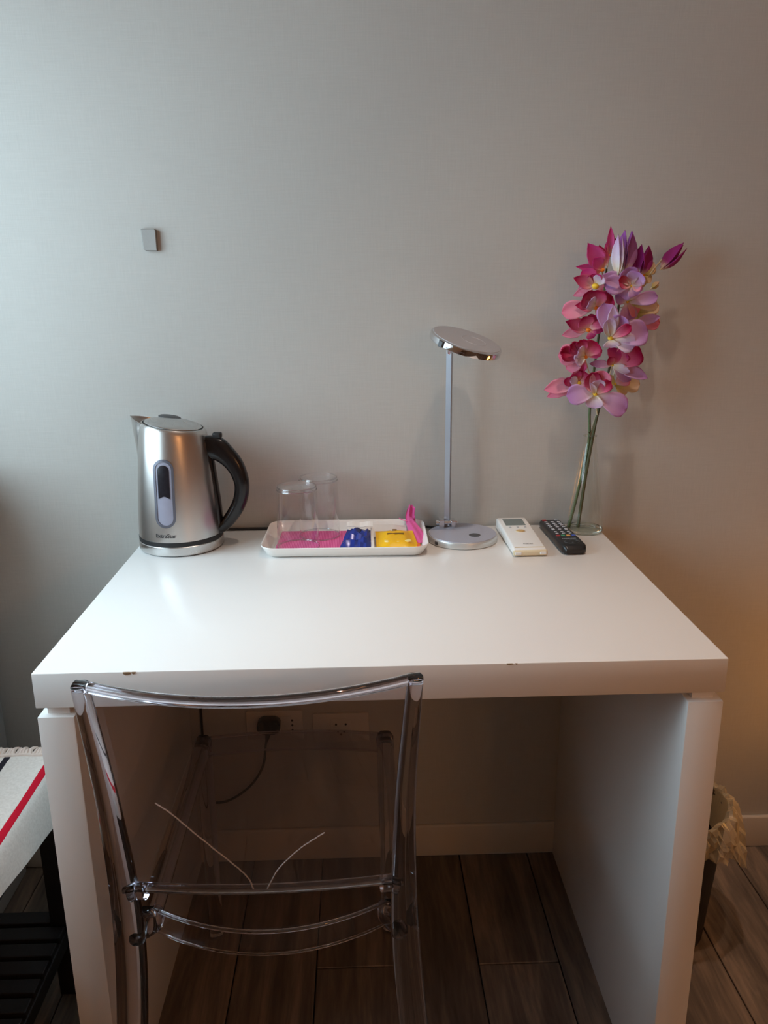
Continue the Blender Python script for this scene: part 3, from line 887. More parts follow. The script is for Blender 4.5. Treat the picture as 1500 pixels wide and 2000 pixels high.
# mains lead: along the back of the desk, over the edge, down the wall to the plug
pts = [(0.130, -0.052, 0.7665), (0.112, -0.034, 0.757), (0.095, -0.0155, 0.7532), (0.02, -0.0088, 0.7530), (-0.10, -0.0088, 0.7530), (-0.22, -0.0086, 0.7530), (-0.32, -0.0088, 0.7530),
       (-0.352, -0.0040, 0.7500), (-0.3590, -0.0034, 0.735), (-0.3600, -0.0034, 0.70), (-0.3600, -0.0036, 0.55), (-0.3598, -0.005, 0.38), (-0.3610, -0.008, 0.26), (-0.3640, -0.012, 0.19), (-0.3560, -0.015, 0.160),
       (-0.3276, -0.017, 0.1553), (-0.2944, -0.018, 0.1705), (-0.2606, -0.018, 0.2004), (-0.2371, -0.019, 0.2426), (-0.2300, -0.020, 0.285), (-0.2255, -0.022, 0.310)]
bm = B(); tube(bm, spline(pts, 7), 0.0026, 8); cord = obj('mains_lead', bm, 'black_matte', lamp, smooth=True, label='thin black mains lead')
# plug at its end, in the left wall socket
bm = B()
prism(bm, rrect(0, 0, 0.047, 0.030, 0.011, 6), 0.0, 0.024, 0.004, 3)
bm.transform(Matrix.Translation((-0.2205, -0.0085, 0.3365)) @ Matrix.Rotation(PI / 2, 4, 'X')); obj('plug', bm, 'black', lamp, smooth=True, label='black mains plug')
bm = B(); tube(bm, [(-0.2215, -0.021, 0.324), (-0.2240, -0.022, 0.312), (-0.2262, -0.0218, 0.303)], [0.0065, 0.005, 0.0036], 10); obj('strain_relief', bm, 'black', lamp, smooth=True)

# ------------------------------------------------------------------ tray and what lies on it
TXC, TYC = -0.0530, -0.1010
tray = thing('serving_tray', 'white rectangular tray with raised flared rim holding the glasses', 'tray', (TXC, TYC, H), math.radians(-1.0))
bm = B()
rr = lambda w_, d_, r_: rrect(0, 0, w_, d_, r_, 6)
tw, td = 0.2920, 0.1740
secs = [(tw - 0.034, td - 0.030, 0.016, 0.0005), (tw - 0.020, td - 0.018, 0.020, 0.0022), (tw - 0.004, td - 0.004, 0.024, 0.0165), (tw, td, 0.026, 0.0188), (tw - 0.002, td - 0.002, 0.025, 0.0200),
        (tw - 0.007, td - 0.007, 0.023, 0.0192), (tw - 0.012, td - 0.012, 0.021, 0.0165), (tw - 0.026, td - 0.024, 0.017, 0.0052), (tw - 0.036, td - 0.032, 0.014, 0.0040)]
rings = [[bm.verts.new((x_, y_, z_)) for x_, y_ in rr(w_, d_, r_)] for w_, d_, r_, z_ in secs]
n = len(rings[0])
for a, b_ in zip(rings, rings[1:]):
    for k in range(n): bm.faces.new((a[k], a[(k + 1) % n], b_[(k + 1) % n], b_[k]))
bm.faces.new(list(reversed(rings[0])))
obj('rim', bm, 'tray', tray, w=False, smooth=50.0)
bm = B(); prism(bm, rr(tw - 0.035, td - 0.031, 0.0145), 0.0012, 0.0040); obj('tray_bottom', bm, 'tray', tray, w=False)
TZ = H + 0.0041
def sheet(name, corners, z, mat, label, cat, nx=14, ny=12, amp=0.0006, thick=0.0007, seed=1, **kw):
    r = random.Random(seed)
    ph = [r.uniform(0, 6.28) for _ in range(4)]
    c00, c10, c11, c01 = [Vector((*c, 0)) for c in corners]
    def f(u, v):
        p = c00 * (1 - u) * (1 - v) + c10 * u * (1 - v) + c11 * u * v + c01 * (1 - u) * v
        zz = z + amp * (1 + math.sin(9 * u + ph[0]) * math.sin(7 * v + ph[1]))
        return Vector((p.x, p.y, zz)), Vector((0, 0, 1))
    bm = B(); grid_solid(bm, f, nx, ny, thick)
    o = obj(name, bm, mat, None, smooth=50.0, loc=((c00.x + c11.x) / 2, (c00.y + c11.y) / 2, z), **kw)
    return tag(o, label, cat)
sheet('paper_napkin', [(-0.178, -0.168), (-0.054, -0.168), (-0.050, -0.040), (-0.174, -0.036)], TZ + 0.0006, 'napkin', 'ribbed pink paper napkin lying under the two glasses', 'napkin', amp=0.0002)
# upturned tumblers
def tumbler(x_, y_, rot, label):
    g = thing('drinking_glass', label, 'glass', (x_, y_, TZ + 0.0015), rot, 'upturned glasses on the tray')
    h = 0.1045
    prof = [(0.0362, 0.0), (0.0374, 0.0012), (0.0373, 0.004), (0.0366, 0.040), (0.0358, 0.075), (0.0348, 0.1045), (0.0336, 0.1095), (0.030, 0.1115), (0.0, 0.1115)]
    bm = B(); lathe(bm, prof, 44, capb=False)
    o = obj('glass_wall', bm, 'glass', g, w=False, smooth=50.0)
    bm = B(); lathe(bm, [(0.0, 0.1050), (0.0300, 0.1050), (0.0340, 0.1062)], 44); obj('thick_bottom', bm, 'glass', g, w=False, smooth=40.0)
    for rr_, zz in ((0.0334, 0.1098), (0.0345, 0.1050)):
        bm = B(); tube(bm, [(rr_ * math.cos(2 * PI * k / 44), rr_ * math.sin(2 * PI * k / 44), zz) for k in range(45)], 0.0011, 6); obj('bottom_edge', bm, 'glass_rim', g, w=False, smooth=True)
    bm = B(); tube(bm, [(0.0366 * math.cos(2 * PI * k / 44), 0.0366 * math.sin(2 * PI * k / 44), 0.0012) for k in range(45)], 0.0010, 6); obj('lip', bm, 'glass_rim', g, w=False, smooth=True)
    return g
tumbler(-0.1365, -0.1325, 0.2, 'upturned clear drinking glass nearest the kettle, in front of the other')
tumbler(-0.1020, -0.0645, 0.5, 'upturned clear drinking glass at the back of the tray by the wall')
# sachets
def sachet(name, corners, z, h, mat, label, seed, crimp=0.08, crumple=0.0012, nx=16, ny=12, lean=0.0):
    r = random.Random(seed)
    c00, c10, c11, c01 = [Vector((*c, 0)) for c in corners]
    cen = (c00 + c10 + c11 + c01) / 4
    t = thing(name, label, 'sachet', (cen.x, cen.y, z))
    wob = [[r.uniform(-1, 1) for _ in range(ny + 1)] for _ in range(nx + 1)]
    bm = B()
    top_, bot_ = [], []
    for i in range(nx + 1):
        a_, b2 = [], []
        for j in range(ny + 1):
            u, v = i / nx, j / ny
            p = c00 * (1 - u) * (1 - v) + c10 * u * (1 - v) + c11 * u * v + c01 * (1 - u) * v
            du = min(1, max(0, (min(u, 1 - u) - crimp) / 0.22)); dv = min(1, max(0, (min(v, 1 - v) - 0.02) / 0.25))
            k = math.sin(du * PI / 2) * math.sin(dv * PI / 2)
            lean_z = lean * v
            zz = lean_z + h * k + crumple * wob[i][j] * (0.4 + k)
            a_.append(bm.verts.new((p.x, p.y, z + 0.0018 + max(zz, 0.0003)))); b2.append(bm.verts.new((p.x, p.y, z + 0.0012 + lean_z * 0.9)))
        top_.append(a_); bot_.append(b2)
    for i in range(nx):
        for j in range(ny):
            bm.faces.new((top_[i][j], top_[i + 1][j], top_[i + 1][j + 1], top_[i][j + 1])); bm.faces.new((bot_[i][j], bot_[i][j + 1], bot_[i + 1][j + 1], bot_[i + 1][j]))
    for i in range(nx):
        bm.faces.new((top_[i][0], bot_[i][0], bot_[i + 1][0], top_[i + 1][0])); bm.faces.new((top_[i][ny], top_[i + 1][ny], bot_[i + 1][ny], bot_[i][ny]))
    for j in range(ny):
        bm.faces.new((top_[0][j], top_[0][j + 1], bot_[0][j + 1], bot_[0][j])); bm.faces.new((top_[nx][j], bot_[nx][j], bot_[nx][j + 1], top_[nx][j + 1]))
    obj('wrapper', bm, mat, t, smooth=25.0)
    def P(u, v, dz=0.0):
        p = c00 * (1 - u) * (1 - v) + c10 * u * (1 - v) + c11 * u * v + c01 * (1 - u) * v
        return Vector((p.x, p.y, z + h + 0.0022 + dz + lean * v))
    return t, P
# white sachets at the back
for (cs, zz, sd, lb) in (([(-0.050, -0.090), (0.058, -0.092), (0.060, -0.036), (-0.048, -0.034)], TZ + 0.0012, 11, 'flat white paper sugar sachet along the back of the tray'),):
    sachet('sugar_sachet', cs, zz, 0.007, 'white_paper', lb, sd, 0.05, 0.0006, lean=0.006)
t, P = sachet('blue_sachet', [(-0.066, -0.170), (-0.007, -0.172), (-0.006, -0.096), (-0.050, -0.092)], TZ + 0.0010, 0.0080, 'blue', 'crumpled shiny blue sachet with white border beside the pink napkin', 21, 0.04, 0.0042, 11, 8, lean=0.017)
bm = B(); box(bm, (-0.0085, -0.172, TZ + 0.0035), (-0.0030, -0.094, TZ + 0.0050), 0.0006)
for v in bm.verts: v.co.z += 0.018 * (v.co.y + 0.172) / 0.078
obj('white_border', bm, 'white_paper', t)
bm = B(); 
def fold(u, v):
    return Vector((-0.051 + 0.047 * u, -0.108 + 0.014 * v, TZ + 0.0290 + 0.005 * v + 0.001 * math.sin(9 * u))), Vector((0, -0.3, 1)).normalized()
grid_solid(bm, fold, 10, 3, 0.0008); obj('white_flap', bm, 'white_paper', t)
t, P = sachet('yellow_sachet', [(0.001, -0.168), (0.076, -0.166), (0.068, -0.098), (0.000, -0.098)], TZ + 0.0010, 0.0085, 'yellow', 'yellow tea sachet with pale dots in front of the pink wrapper', 31, 0.10, 0.0006, lean=0.014)
for u in (0.28, 0.52, 0.76):
    p = P(u, 0.30)
    bm = B(); lathe(bm, [(0.0, -0.0032), (0.0062, -0.0032), (0.0058, -0.0014), (0.0, -0.0012)], 16, p); obj('printed_dot', bm, 'yellow_print', t, smooth=True)
p = P(0.5, 0.62); bm = B(); box(bm, (p.x - 0.015, p.y - 0.0025, p.z - 0.002), (p.x + 0.015, p.y + 0.0025, p.z + 0.0004), 0.0004); obj('printed_line', bm, 'brown_print', t)
p = P(0.5, 0.85); bm = B(); box(bm, (p.x - 0.004, p.y - 0.002, p.z - 0.0025), (p.x + 0.004, p.y + 0.002, p.z - 0.0006), 0.0004); obj('printed_line', bm, 'brown_print', t)
bm = B(); box(bm, (0.0720, -0.160, TZ + 0.0050), (0.0785, -0.124, TZ + 0.0068), 0.0005); obj('orange_crimp', bm, 'orange', t)
# pink twisted wrapper standing in the corner of the tray
t = thing('sweet_wrapper', 'bright pink twisted foil wrapper in the right back tray corner', 'wrapper', (0.075, -0.07, TZ + 0.001))
def wr(u, v):
    a = -0.9 + 1.8 * u
    ln = [(0.0810, -0.140, 0.004, 0.0085), (0.0800, -0.112, 0.011, 0.0105), (0.0770, -0.082, 0.016, 0.0105), (0.0730, -0.052, 0.020, 0.0075), (0.0700, -0.034, 0.026, 0.0068), (0.0735, -0.022, 0.038, 0.0058), (0.0725, -0.018, 0.043, 0.0020)]
    f = v * (len(ln) - 1); i = min(int(f), len(ln) - 2); f -= i
    c = [ln[i][k] + (ln[i + 1][k] - ln[i][k]) * f for k in range(4)]
    x_ = c[0] - 0.003 + 1.35 * c[3] * math.sin(a * 1.35)
    z_ = TZ + c[2] * (0.45 + 0.55 * math.cos(a * 1.5)) + 0.0012 * math.sin(14 * u + 9 * v) + 0.002
    if v > 0.62: z_ = TZ + c[2] + 0.0018 * math.sin(11 * u + 5 * v)
    y_ = c[1] + 0.0015 * math.sin(12 * u)
    return Vector((x_, y_, z_)), Vector((math.sin(a) * 0.6, -0.4, 1)).normalized()
bm = B(); grid_solid(bm, wr, 14, 24, 0.0008); obj('foil', bm, 'pink', t, smooth=35.0)
bm = B(); tube(bm, spline([(0.070, -0.045, TZ + 0.024), (0.062, -0.048, TZ + 0.021), (0.052, -0.047, TZ + 0.023), (0.046, -0.045, TZ + 0.026)], 5), [0.0016] * 10 + [0.001] * 6, 6, [0.0008] * 16); obj('twisted_end', bm, 'pink', t, smooth=True)

# ------------------------------------------------------------------ air-conditioner remote
ac = thing('air_conditioner_remote', 'white remote with grey screen standing between lamp and black remote', 'remote', (0.2625, -0.108, H), math.radians(1.0))
bm = B()
prof = [(-0.087, 0.0025, 0.0100), (-0.084, 0.0012, 0.0128), (-0.060, 0.0008, 0.0150), (0.0, 0.0008, 0.0180), (0.050, 0.0008, 0.0202), (0.080, 0.0008, 0.0212), (0.0865, 0.0025, 0.0195)]
rings = []
for y_, z0, z1 in prof:
    w_ = 0.0285 if y_ > -0.075 else 0.0285 + 0.001
    w_ -= 0.002 * (y_ > 0.082)
    sec = rrect(0, (z0 + z1) / 2, 2 * w_, z1 - z0, min(0.0035, (z1 - z0) / 2.2), 3)
    rings.append([bm.verts.new((px, y_, pz)) for px, pz in sec])
n = len(rings[0])
for a, b_ in zip(rings, rings[1:]):
    for k in range(n): bm.faces.new((a[k], b_[k], b_[(k + 1) % n], a[(k + 1) % n]))
bm.faces.new(rings[0]); bm.faces.new(list(reversed(rings[-1])))
acb = obj('shell', bm, 'ac_white', ac, w=False, smooth=40.0)
def actop(y_): return 0.0180 + 0.000040 * y_ * 1000
def acplate(name, x0, x1, y0, y1, mat, up_=0.0008, bev=0.0006, par=None):
    bm = B()
    box(bm, (x0, y0, 0.010), (x1, y1, 0.0), 0)
    for v in bm.verts: v.co.z = actop(v.co.y) + (up_ if v.co.z < 0.005 else -0.002)
    return obj(name, bm, mat, par or ac, w=False)
acplate('screen', -0.0185, 0.0185, 0.036, 0.072, 'lcd', 0.0006)
for cx_, m_ in ((-0.013, 'btn_grey'), (0.001, 'btn_grey'), (0.015, 'btn_grey')):
    acplate('button', cx_ - 0.002, cx_ + 0.002, 0.0225, 0.0275, m_, 0.0009)
bm = B(); lathe(bm, [(0.0, -0.002), (0.0062, -0.002), (0.0055, 0.0014), (0.0, 0.0016)], 20, (0.002, 0.005, actop(0.005)), sx=1.25); obj('power_button', bm, 'btn_amber', ac, w=False, smooth=True)
bm = B(); lathe(bm, [(0.0060, -0.002), (0.0076, -0.002), (0.0070, 0.0007), (0.0064, 0.0007)], 20, (0.002, 0.005, actop(0.005)), capb=False, capt=False, sx=1.25); obj('button_ring', bm, 'ac_cream', ac, w=False, smooth=True)
bm = B(); box(bm, (-0.0300, -0.0888, 0.0015), (0.0300, -0.0780, 0.0118), 0.0035, 3); foot = obj('cover_lip', bm, 'ac_cream', ac, w=False, smooth=True)
bm = B(); box(bm, (-0.0255, -0.0772, 0.010), (0.0255, -0.0760, 0.01455)); obj('cover_seam', bm, 'ac_cream', ac, w=False)
for s in (-1, 1):
    bm = B(); box(bm, (s * 0.0215 - 0.0055, -0.0902, 0.0042), (s * 0.0215 + 0.0055, -0.0880, 0.0092), 0.001); obj('grip', bm, 'ac_white', foot, w=False)
bm = text_bm('FUJITSU', 0.0050, 0.0001)
for v in bm.verts: v.co = Vector((v.co.x + 0.001, v.co.y - 0.062, actop(v.co.y - 0.062) + 0.00035 + v.co.z))
obj('logo', bm, 'text_grey', ac, w=False, recalc=False)

# ------------------------------------------------------------------ television remote
tv = thing('television_remote', 'long black remote with rows of small buttons beside the vase', 'remote', (0.3395, -0.104, H), math.radians(2.0))
bm = B()
prof = [(-0.0880, 0.0160, 0.003, 0.0110), (-0.0840, 0.0195, 0.001, 0.0155), (-0.0760, 0.0215, 0.0005, 0.0172), (-0.04, 0.0215, 0.0005, 0.0172), (0.02, 0.0205, 0.0005, 0.0165), (0.076, 0.0200, 0.0005, 0.0158), (0.0830, 0.0190, 0.002, 0.0140)]
rings = []
for y_, w_, z0, z1 in prof:
    sec = rrect(0, (z0 + z1) / 2, 2 * w_, z1 - z0, min(0.005, (z1 - z0) / 2.2), 4)
    rings.append([bm.verts.new((px, y_, pz)) for px, pz in sec])
n = len(rings[0])
for a, b_ in zip(rings, rings[1:]):
    for k in range(n): bm.faces.new((a[k], b_[k], b_[(k + 1) % n], a[(k + 1) % n]))
bm.faces.new(rings[0]); bm.faces.new(list(reversed(rings[-1])))
obj('shell', bm, 'tv_black', tv, w=False, smooth=35.0)
tvtop = lambda y_: 0.0166 - 0.000010 * (y_ * 1000)
def tvb(cx_, cy_, w_, d_, mat, name='button'):
    z = tvtop(cy_)
    bm = B(); box(bm, (cx_ - w_ / 2, cy_ - d_ / 2, z - 0.001), (cx_ + w_ / 2, cy_ + d_ / 2, z + 0.0010), 0.0005, 1)
    return obj(name, bm, mat, tv, w=False)
tvb(-0.0125, 0.0745, 0.0075, 0.0055, 'tv_red', 'power_button')
tvb(0.0110, 0.0745, 0.0060, 0.0040, 'tv_btn')
for r_ in range(4):
    for c_ in (-0.0120, 0.0, 0.0120):
        tvb(c_, 0.0625 - 0.0115 * r_, 0.0058, 0.0036, 'tv_btn')
for c_, d_ in ((-0.0120, 0.008), (0.0, 0.0035), (0.0120, 0.008)):
    tvb(c_, 0.0125, 0.0055, d_, 'tv_btn')
for r_ in range(2):
    for c_ in (-0.0120, 0.0, 0.0120): tvb(c_, -0.003 - 0.0105 * r_, 0.0052, 0.0032, 'tv_btn')
for c_, m_ in ((-0.0140, 'tv_red'), (-0.0047, 'tv_green'), (0.0047, 'tv_yellow'), (0.0140, 'tv_blue')):
    tvb(c_, -0.0275, 0.0068, 0.0062, m_)
tvb(0, -0.039, 0.030, 0.0006, 'dark_grey', 'printed_line')
bm = text_bm('SAMSUNG', 0.0055, 0.0001)
for v in bm.verts: v.co = Vector((v.co.x, v.co.y - 0.0475, tvtop(-0.0475) + 0.00075 + v.co.z))
obj('logo', bm, 'text_silver', tv, w=False, recalc=False)
for c_, y_ in ((-0.010, -0.062), (0.010, -0.062), (0.0, -0.056), (0.0, -0.070)): tvb(c_, y_, 0.0035, 0.0022, 'dark_grey')
bm = B(); tube(bm, [(0.0130 * math.cos(2 * PI * k / 28), -0.0640 + 0.0105 * math.sin(2 * PI * k / 28), 0.0173) for k in range(29)], 0.0006, 5); obj('ring_print', bm, 'dark_grey', tv, w=False)

# ------------------------------------------------------------------ vase
VX, VY = 0.3975, -0.0500
vase = thing('glass_vase', 'clear conical glass vase in the right back corner of the desk', 'vase', (VX, VY, H))
bm = B(); lathe(bm, [(0.0, 0.0), (0.031, 0.0), (0.0338, 0.003), (0.0340, 0.010), (0.0295, 0.050), (0.0215, 0.105), (0.0145, 0.152), (0.0112, 0.172), (0.0112, 0.182)], 44, capt=False); obj('glass_wall', bm, 'vase', vase, w=False, smooth=50.0)
bm = B(); lathe(bm, [(0.0, 0.0008), (0.0305, 0.0008), (0.0330, 0.0035), (0.0332, 0.0075), (0.026, 0.0060), (0.0, 0.0052)], 44); obj('thick_bottom', bm, 'vase_rim', vase, w=False, smooth=40.0)
bm = B(); tube(bm, [(0.0112 * math.cos(2 * PI * k / 32), 0.0112 * math.sin(2 * PI * k / 32), 0.1825) for k in range(33)], 0.0011, 6); obj('lip', bm, 'vase_rim', vase, w=False, smooth=True)

# ------------------------------------------------------------------ orchids
PETALS = {}
SHAPES = {   # half-width control points along the petal, curl along the length, cup across, edge wave
    'round': ([(0, .20), (.2, .52), (.45, .86), (.65, 1), (.82, .93), (.94, .66), (1, .16)], 0.35, 0.20, 0.03),
    'oval': ([(0, .20), (.2, .62), (.45, 1), (.7, .90), (.9, .48), (1, .06)], 0.25, 0.18, 0.02),
    'point': ([(0, .25), (.2, .78), (.4, 1), (.65, .80), (.85, .40), (1, .02)], 0.18, 0.26, 0.01),
    'hood': ([(0, .30), (.25, .82), (.5, 1), (.75, .92), (.92, .62), (1, .22)], -0.85, 0.34, 0.03),
    'frill': ([(0, .30), (.3, .70), (.6, .95), (.8, 1), (.93, .80), (1, .45)], -0.55, 0.22, 0.09)}
def petal_mesh(kind, mat):
    key = (kind, mat)
    if key in PETALS: return PETALS[key]
    ctrl, curl, cup, wave = SHAPES[kind]
    NU, NV = 10, 14
    def hw(t):
        for (a, wa), (b_, wb) in zip(ctrl, ctrl[1:]):
            if t <= b_:
                k = (t - a) / (b_ - a); k = k * k * (3 - 2 * k) * 0.5 + k * 0.5
                return (wa + (wb - wa) * k) / 2
        return ctrl[-1][1] / 2
    cen = []
    for j in range(NV + 1):
        th = curl * 1.6 * j / NV
        cen.append(Vector((0, math.sin(th) / (curl * 1.6), -(1 - math.cos(th)) / (curl * 1.6))))
    e = cen[-1]
    ln, an = e.length, math.atan2(e.z, e.y)
    rot = Matrix.Rotation(-an, 3, 'X') * (1 / ln)
    bm = B()
    lay = bm.verts.layers.float.new('along')
    tp, bt = [], []
    for j in range(NV + 1):
        t = j / NV
        c = rot @ cen[j]
        w_ = hw(t)
        r1, r2 = [], []
        for i in range(NU + 1):
            s = 2 * i / NU - 1
            p = Vector((s * w_, c.y - 0.02 * s * s * t, c.z + cup * w_ * 2 * s * s * 0.5 + wave * math.sin(5 * t + 5 * s) * abs(s)))
            v1 = bm.verts.new(p + Vector((0, 0, 0.009))); v1[lay] = t
            v2 = bm.verts.new(p - Vector((0, 0, 0.009))); v2[lay] = t
            r1.append(v1); r2.append(v2)
        tp.append(r1); bt.append(r2)
    for j in range(NV):
        for i in range(NU):
            bm.faces.new((tp[j][i], tp[j][i + 1], tp[j + 1][i + 1], tp[j + 1][i])); bm.faces.new((bt[j][i], bt[j + 1][i], bt[j + 1][i + 1], bt[j][i + 1]))
        bm.faces.new((tp[j][0], tp[j + 1][0], bt[j + 1][0], bt[j][0])); bm.faces.new((tp[j][NU], bt[j][NU], bt[j + 1][NU], tp[j + 1][NU]))
    bm.faces.new([tp[0][i] for i in range(NU, -1, -1)] + [bt[0][i] for i in range(NU + 1)])
    bm.faces.new([tp[NV][i] for i in range(NU + 1)] + [bt[NV][i] for i in range(NU, -1, -1)])
    bmesh.ops.recalc_face_normals(bm, faces=bm.faces)
    me = bpy.data.meshes.new('petal'); bm.to_mesh(me); bm.free()
    for p in me.polygons: p.use_smooth = True
    me.materials.append(MT[mat])
    PETALS[key] = me
    return me

def petal(parent, base, tip, width, facing, kind, mat, name='petal'):
    """one petal from its base to its tip (world points), its upper face turned to 'facing'"""
    base, tip = Vector(base), Vector(tip)
    d = tip - base
    Lg = d.length
    d.normalize()
    f = Vector(facing)
    n = (f - d * f.dot(d)).normalized()
    x_ = d.cross(n)
    m = Matrix.Identity(4)
    for i in range(3):
        m[i][0], m[i][1], m[i][2], m[i][3] = x_[i] * width, d[i] * Lg, n[i] * (0.5 * Lg + 0.5 * width), base[i]
    c = bpy.data.objects.new(name, petal_mesh(kind, mat)); C.objects.link(c)
    c.parent = parent
    c.matrix_local = WM[parent.name].inverted() @ m
    return c

def blossom(spray, root, pos, throat, tr, petals, facing=(0, -1, 0.2)):
    """pos: centre of the flower; root: point on the stem; petals: (tip, width, kind, material)"""
    pos, root = Vector(pos), Vector(root)
    bm = B()
    lathe(bm, [(0.0, -0.6), (0.55, -0.45), (0.95, 0.0), (0.85, 0.45), (0.45, 0.85), (0.0, 0.95)], 12)
    z = Vector(facing).normalized(); x_ = Vector((0, 0, 1)).cross(z).normalized(); y_ = z.cross(x_)
    own = Matrix.Translation(pos) @ Matrix((x_, y_, z)).transposed().to_4x4()
    bm.transform(own @ Matrix.Diagonal((tr * 0.72, tr * 0.62, tr * 0.5, 1)))
    o = obj('blossom', bm, throat, spray, smooth=True, loc=pos)
    bm = B(); tube(bm, spline([root, (root + pos) / 2 + Vector((0, 0, -0.004)), pos + Vector((0, 0.003, 0))], 4), 0.0013, 6)
    obj('pedicel', bm, 'stem_white', o, smooth=True)
    for k, (tip, wd, kind, mat) in enumerate(petals):
        tip = Vector(tip)
        d = (tip - pos).normalized()
        f = Vector(facing) + d * (0.0 if kind != 'hood' else -0.25) + Vector((0.12 * math.sin(k * 2.3), 0, 0.10 * math.cos(k * 1.7)))
        petal(o, pos + d * tr * 0.4 + Vector((0, 0.002 - 0.0006 * k, 0)), tip, wd, f, kind, mat, 'petal')
    return o

def bud(spray, p0, p1, width, mat, n=3, spread=0.35):
    """a half-closed flower from base p0 to tip p1: overlapping pointed petals around a small core"""
    p0, p1 = Vector(p0), Vector(p1)
    d = p1 - p0
    u = d.normalized()
    a = u.cross(Vector((0, 1, 0))).normalized(); b_ = u.cross(a)
    bm = B(); tube(bm, [p0 - u * 0.004, p0, p0 + d * 0.15, p0 + d * 0.35], [0.0012, 0.002, width * 0.16, width * 0.08], 8)
    o = obj('bud', bm, 'stem_white', spray, smooth=True, loc=p0)
    for k in range(n):
        an = 2 * PI * k / n + 0.6
        out = a * math.cos(an) + b_ * math.sin(an)
        petal(o, p0 + out * 0.0012, p1 + out * width * spread - d * 0.05 * (k % 2), width, out + u * 0.1, 'point', mat)
    return o

def stem(parent, pts, r0, r1, mat='stem', name='stem'):
    sp = spline(pts, 6)
    n = len(sp)
    bm = B(); tube(bm, sp, [r0 + (r1 - r0) * k / (n - 1) for k in range(n)], 8)
    return obj(name, bm, mat, parent, smooth=True)

mg = thing('orchid_spray', 'tall orchid spray with magenta and pale pink blossoms leaning left in the vase', 'flower', (0.372, -0.054, H + 0.008), 0, 'artificial orchids in the vase')
stem(mg, [(0.3655, -0.054, H + 0.0085), (0.381, -0.050, 0.83), (0.3955, -0.0485, 0.918), (0.3935, -0.050, 0.98), (0.396, -0.055, 1.06), (0.402, -0.058, 1.15), (0.404, -0.060, 1.20), (0.405, -0.060, 1.225)], 0.0030, 0.0018, 'stem')
ll = thing('orchid_spray', 'orchid spray with lilac blossoms and closed purple buds leaning right in the vase', 'flower', (0.385, -0.045, H + 0.008), 0, 'artificial orchids in the vase')
stem(ll, [(0.3835, -0.053, H + 0.0085), (0.3925, -0.054, 0.86), (0.4010, -0.0515, 0.925), (0.4090, -0.052, 0.98), (0.424, -0.055, 1.06), (0.430, -0.058, 1.15), (0.433, -0.060, 1.19), (0.436, -0.062, 1.215)], 0.0032, 0.0018, 'stem_dark')
cr_ = thing('orchid_spray', 'cream and pale green orchid spray half hidden behind the lilac one', 'flower', (0.398, -0.047, H + 0.008), 0, 'artificial orchids in the vase')
stem(cr_, [(0.3890, -0.0375, H + 0.0085), (0.3950, -0.0445, 0.86), (0.3985, -0.0465, 0.925), (0.4150, -0.040, 0.985), (0.445, -0.034, 1.06), (0.462, -0.032, 1.14), (0.475, -0.034, 1.19), (0.492, -0.040, 1.220), (0.5060, -0.044, 1.240)], 0.0026, 0.0014, 'stem_white')
MGP = 'p_magenta'; CRI = 'p_crimson'; PNK = 'p_pink'; LIL = 'p_lilac'; WHT = 'p_white'; CRM = 'p_cream'
bud(cr_, (0.5065, -0.0460, 1.2252), (0.5435, -0.0480, 1.2637), 0.0224, 'p_bud', 3, 0.30)
bud(cr_, (0.4933, -0.0420, 1.1923), (0.5054, -0.0440, 1.2014), 0.0102, 'p_cream', 3, 0.25)
blossom(cr_, (0.475, -0.034, 1.19), (0.4768, -0.0400, 1.2137), 'throat_o', 0.0048, [
    ((0.4943, -0.0400, 1.2355), 0.0265, 'oval', CRM),
    ((0.4913, -0.0400, 1.2016), 0.0204, 'oval', CRM),
    ((0.4591, -0.0400, 1.2294), 0.0224, 'oval', CRM),
    ((0.4678, -0.0400, 1.1925), 0.0224, 'oval', CRM),], (0.3, -0.9, 0.2))
blossom(cr_, (0.458, -0.032, 1.12), (0.4702, -0.0400, 1.1477), 'throat_y', 0.0030, [
    ((0.5092, -0.0400, 1.1623), 0.0245, 'round', CRM),
    ((0.5128, -0.0400, 1.1312), 0.0224, 'round', CRM),
    ((0.4609, -0.0400, 1.1289), 0.0286, 'oval', CRM),
    ((0.4522, -0.0400, 1.1666), 0.0224, 'oval', CRM),], (0.3, -0.9, 0.1))
blossom(cr_, (0.425, -0.037, 1.01), (0.4391, -0.0450, 1.0252), 'throat_y', 0.0030, [
    ((0.4841, -0.0450, 1.0237), 0.0306, 'round', CRM),
    ((0.4617, -0.0410, 1.0067), 0.0245, 'round', CRM),
    ((0.4579, -0.0510, 1.0413), 0.0306, 'round', PNK),
    ((0.4144, -0.0450, 1.0373), 0.0224, 'oval', CRM),], (0.2, -0.9, 0.0))
blossom(mg, (0.405, -0.060, 1.225), (0.4085, -0.0600, 1.2462), 'throat_o', 0.0036, [
    ((0.4076, -0.0600, 1.2949), 0.0143, 'point', MGP),
    ((0.4201, -0.0560, 1.2739), 0.0194, 'round', CRI),
    ((0.4057, -0.0540, 1.2724), 0.0163, 'point', MGP),], (0, -1, 0.2))
blossom(mg, (0.404, -0.060, 1.20), (0.3960, -0.0660, 1.2229), 'throat_o', 0.0062, [
    ((0.3666, -0.0700, 1.2673), 0.0337, 'point', MGP),
    ((0.3892, -0.0620, 1.2641), 0.0286, 'point', CRI),
    ((0.3488, -0.0660, 1.2286), 0.0153, 'point', MGP),
    ((0.3598, -0.0620, 1.2142), 0.0224, 'oval', MGP),
    ((0.3774, -0.0740, 1.2415), 0.0245, 'oval', MGP),], (-0.2, -0.95, 0.2))
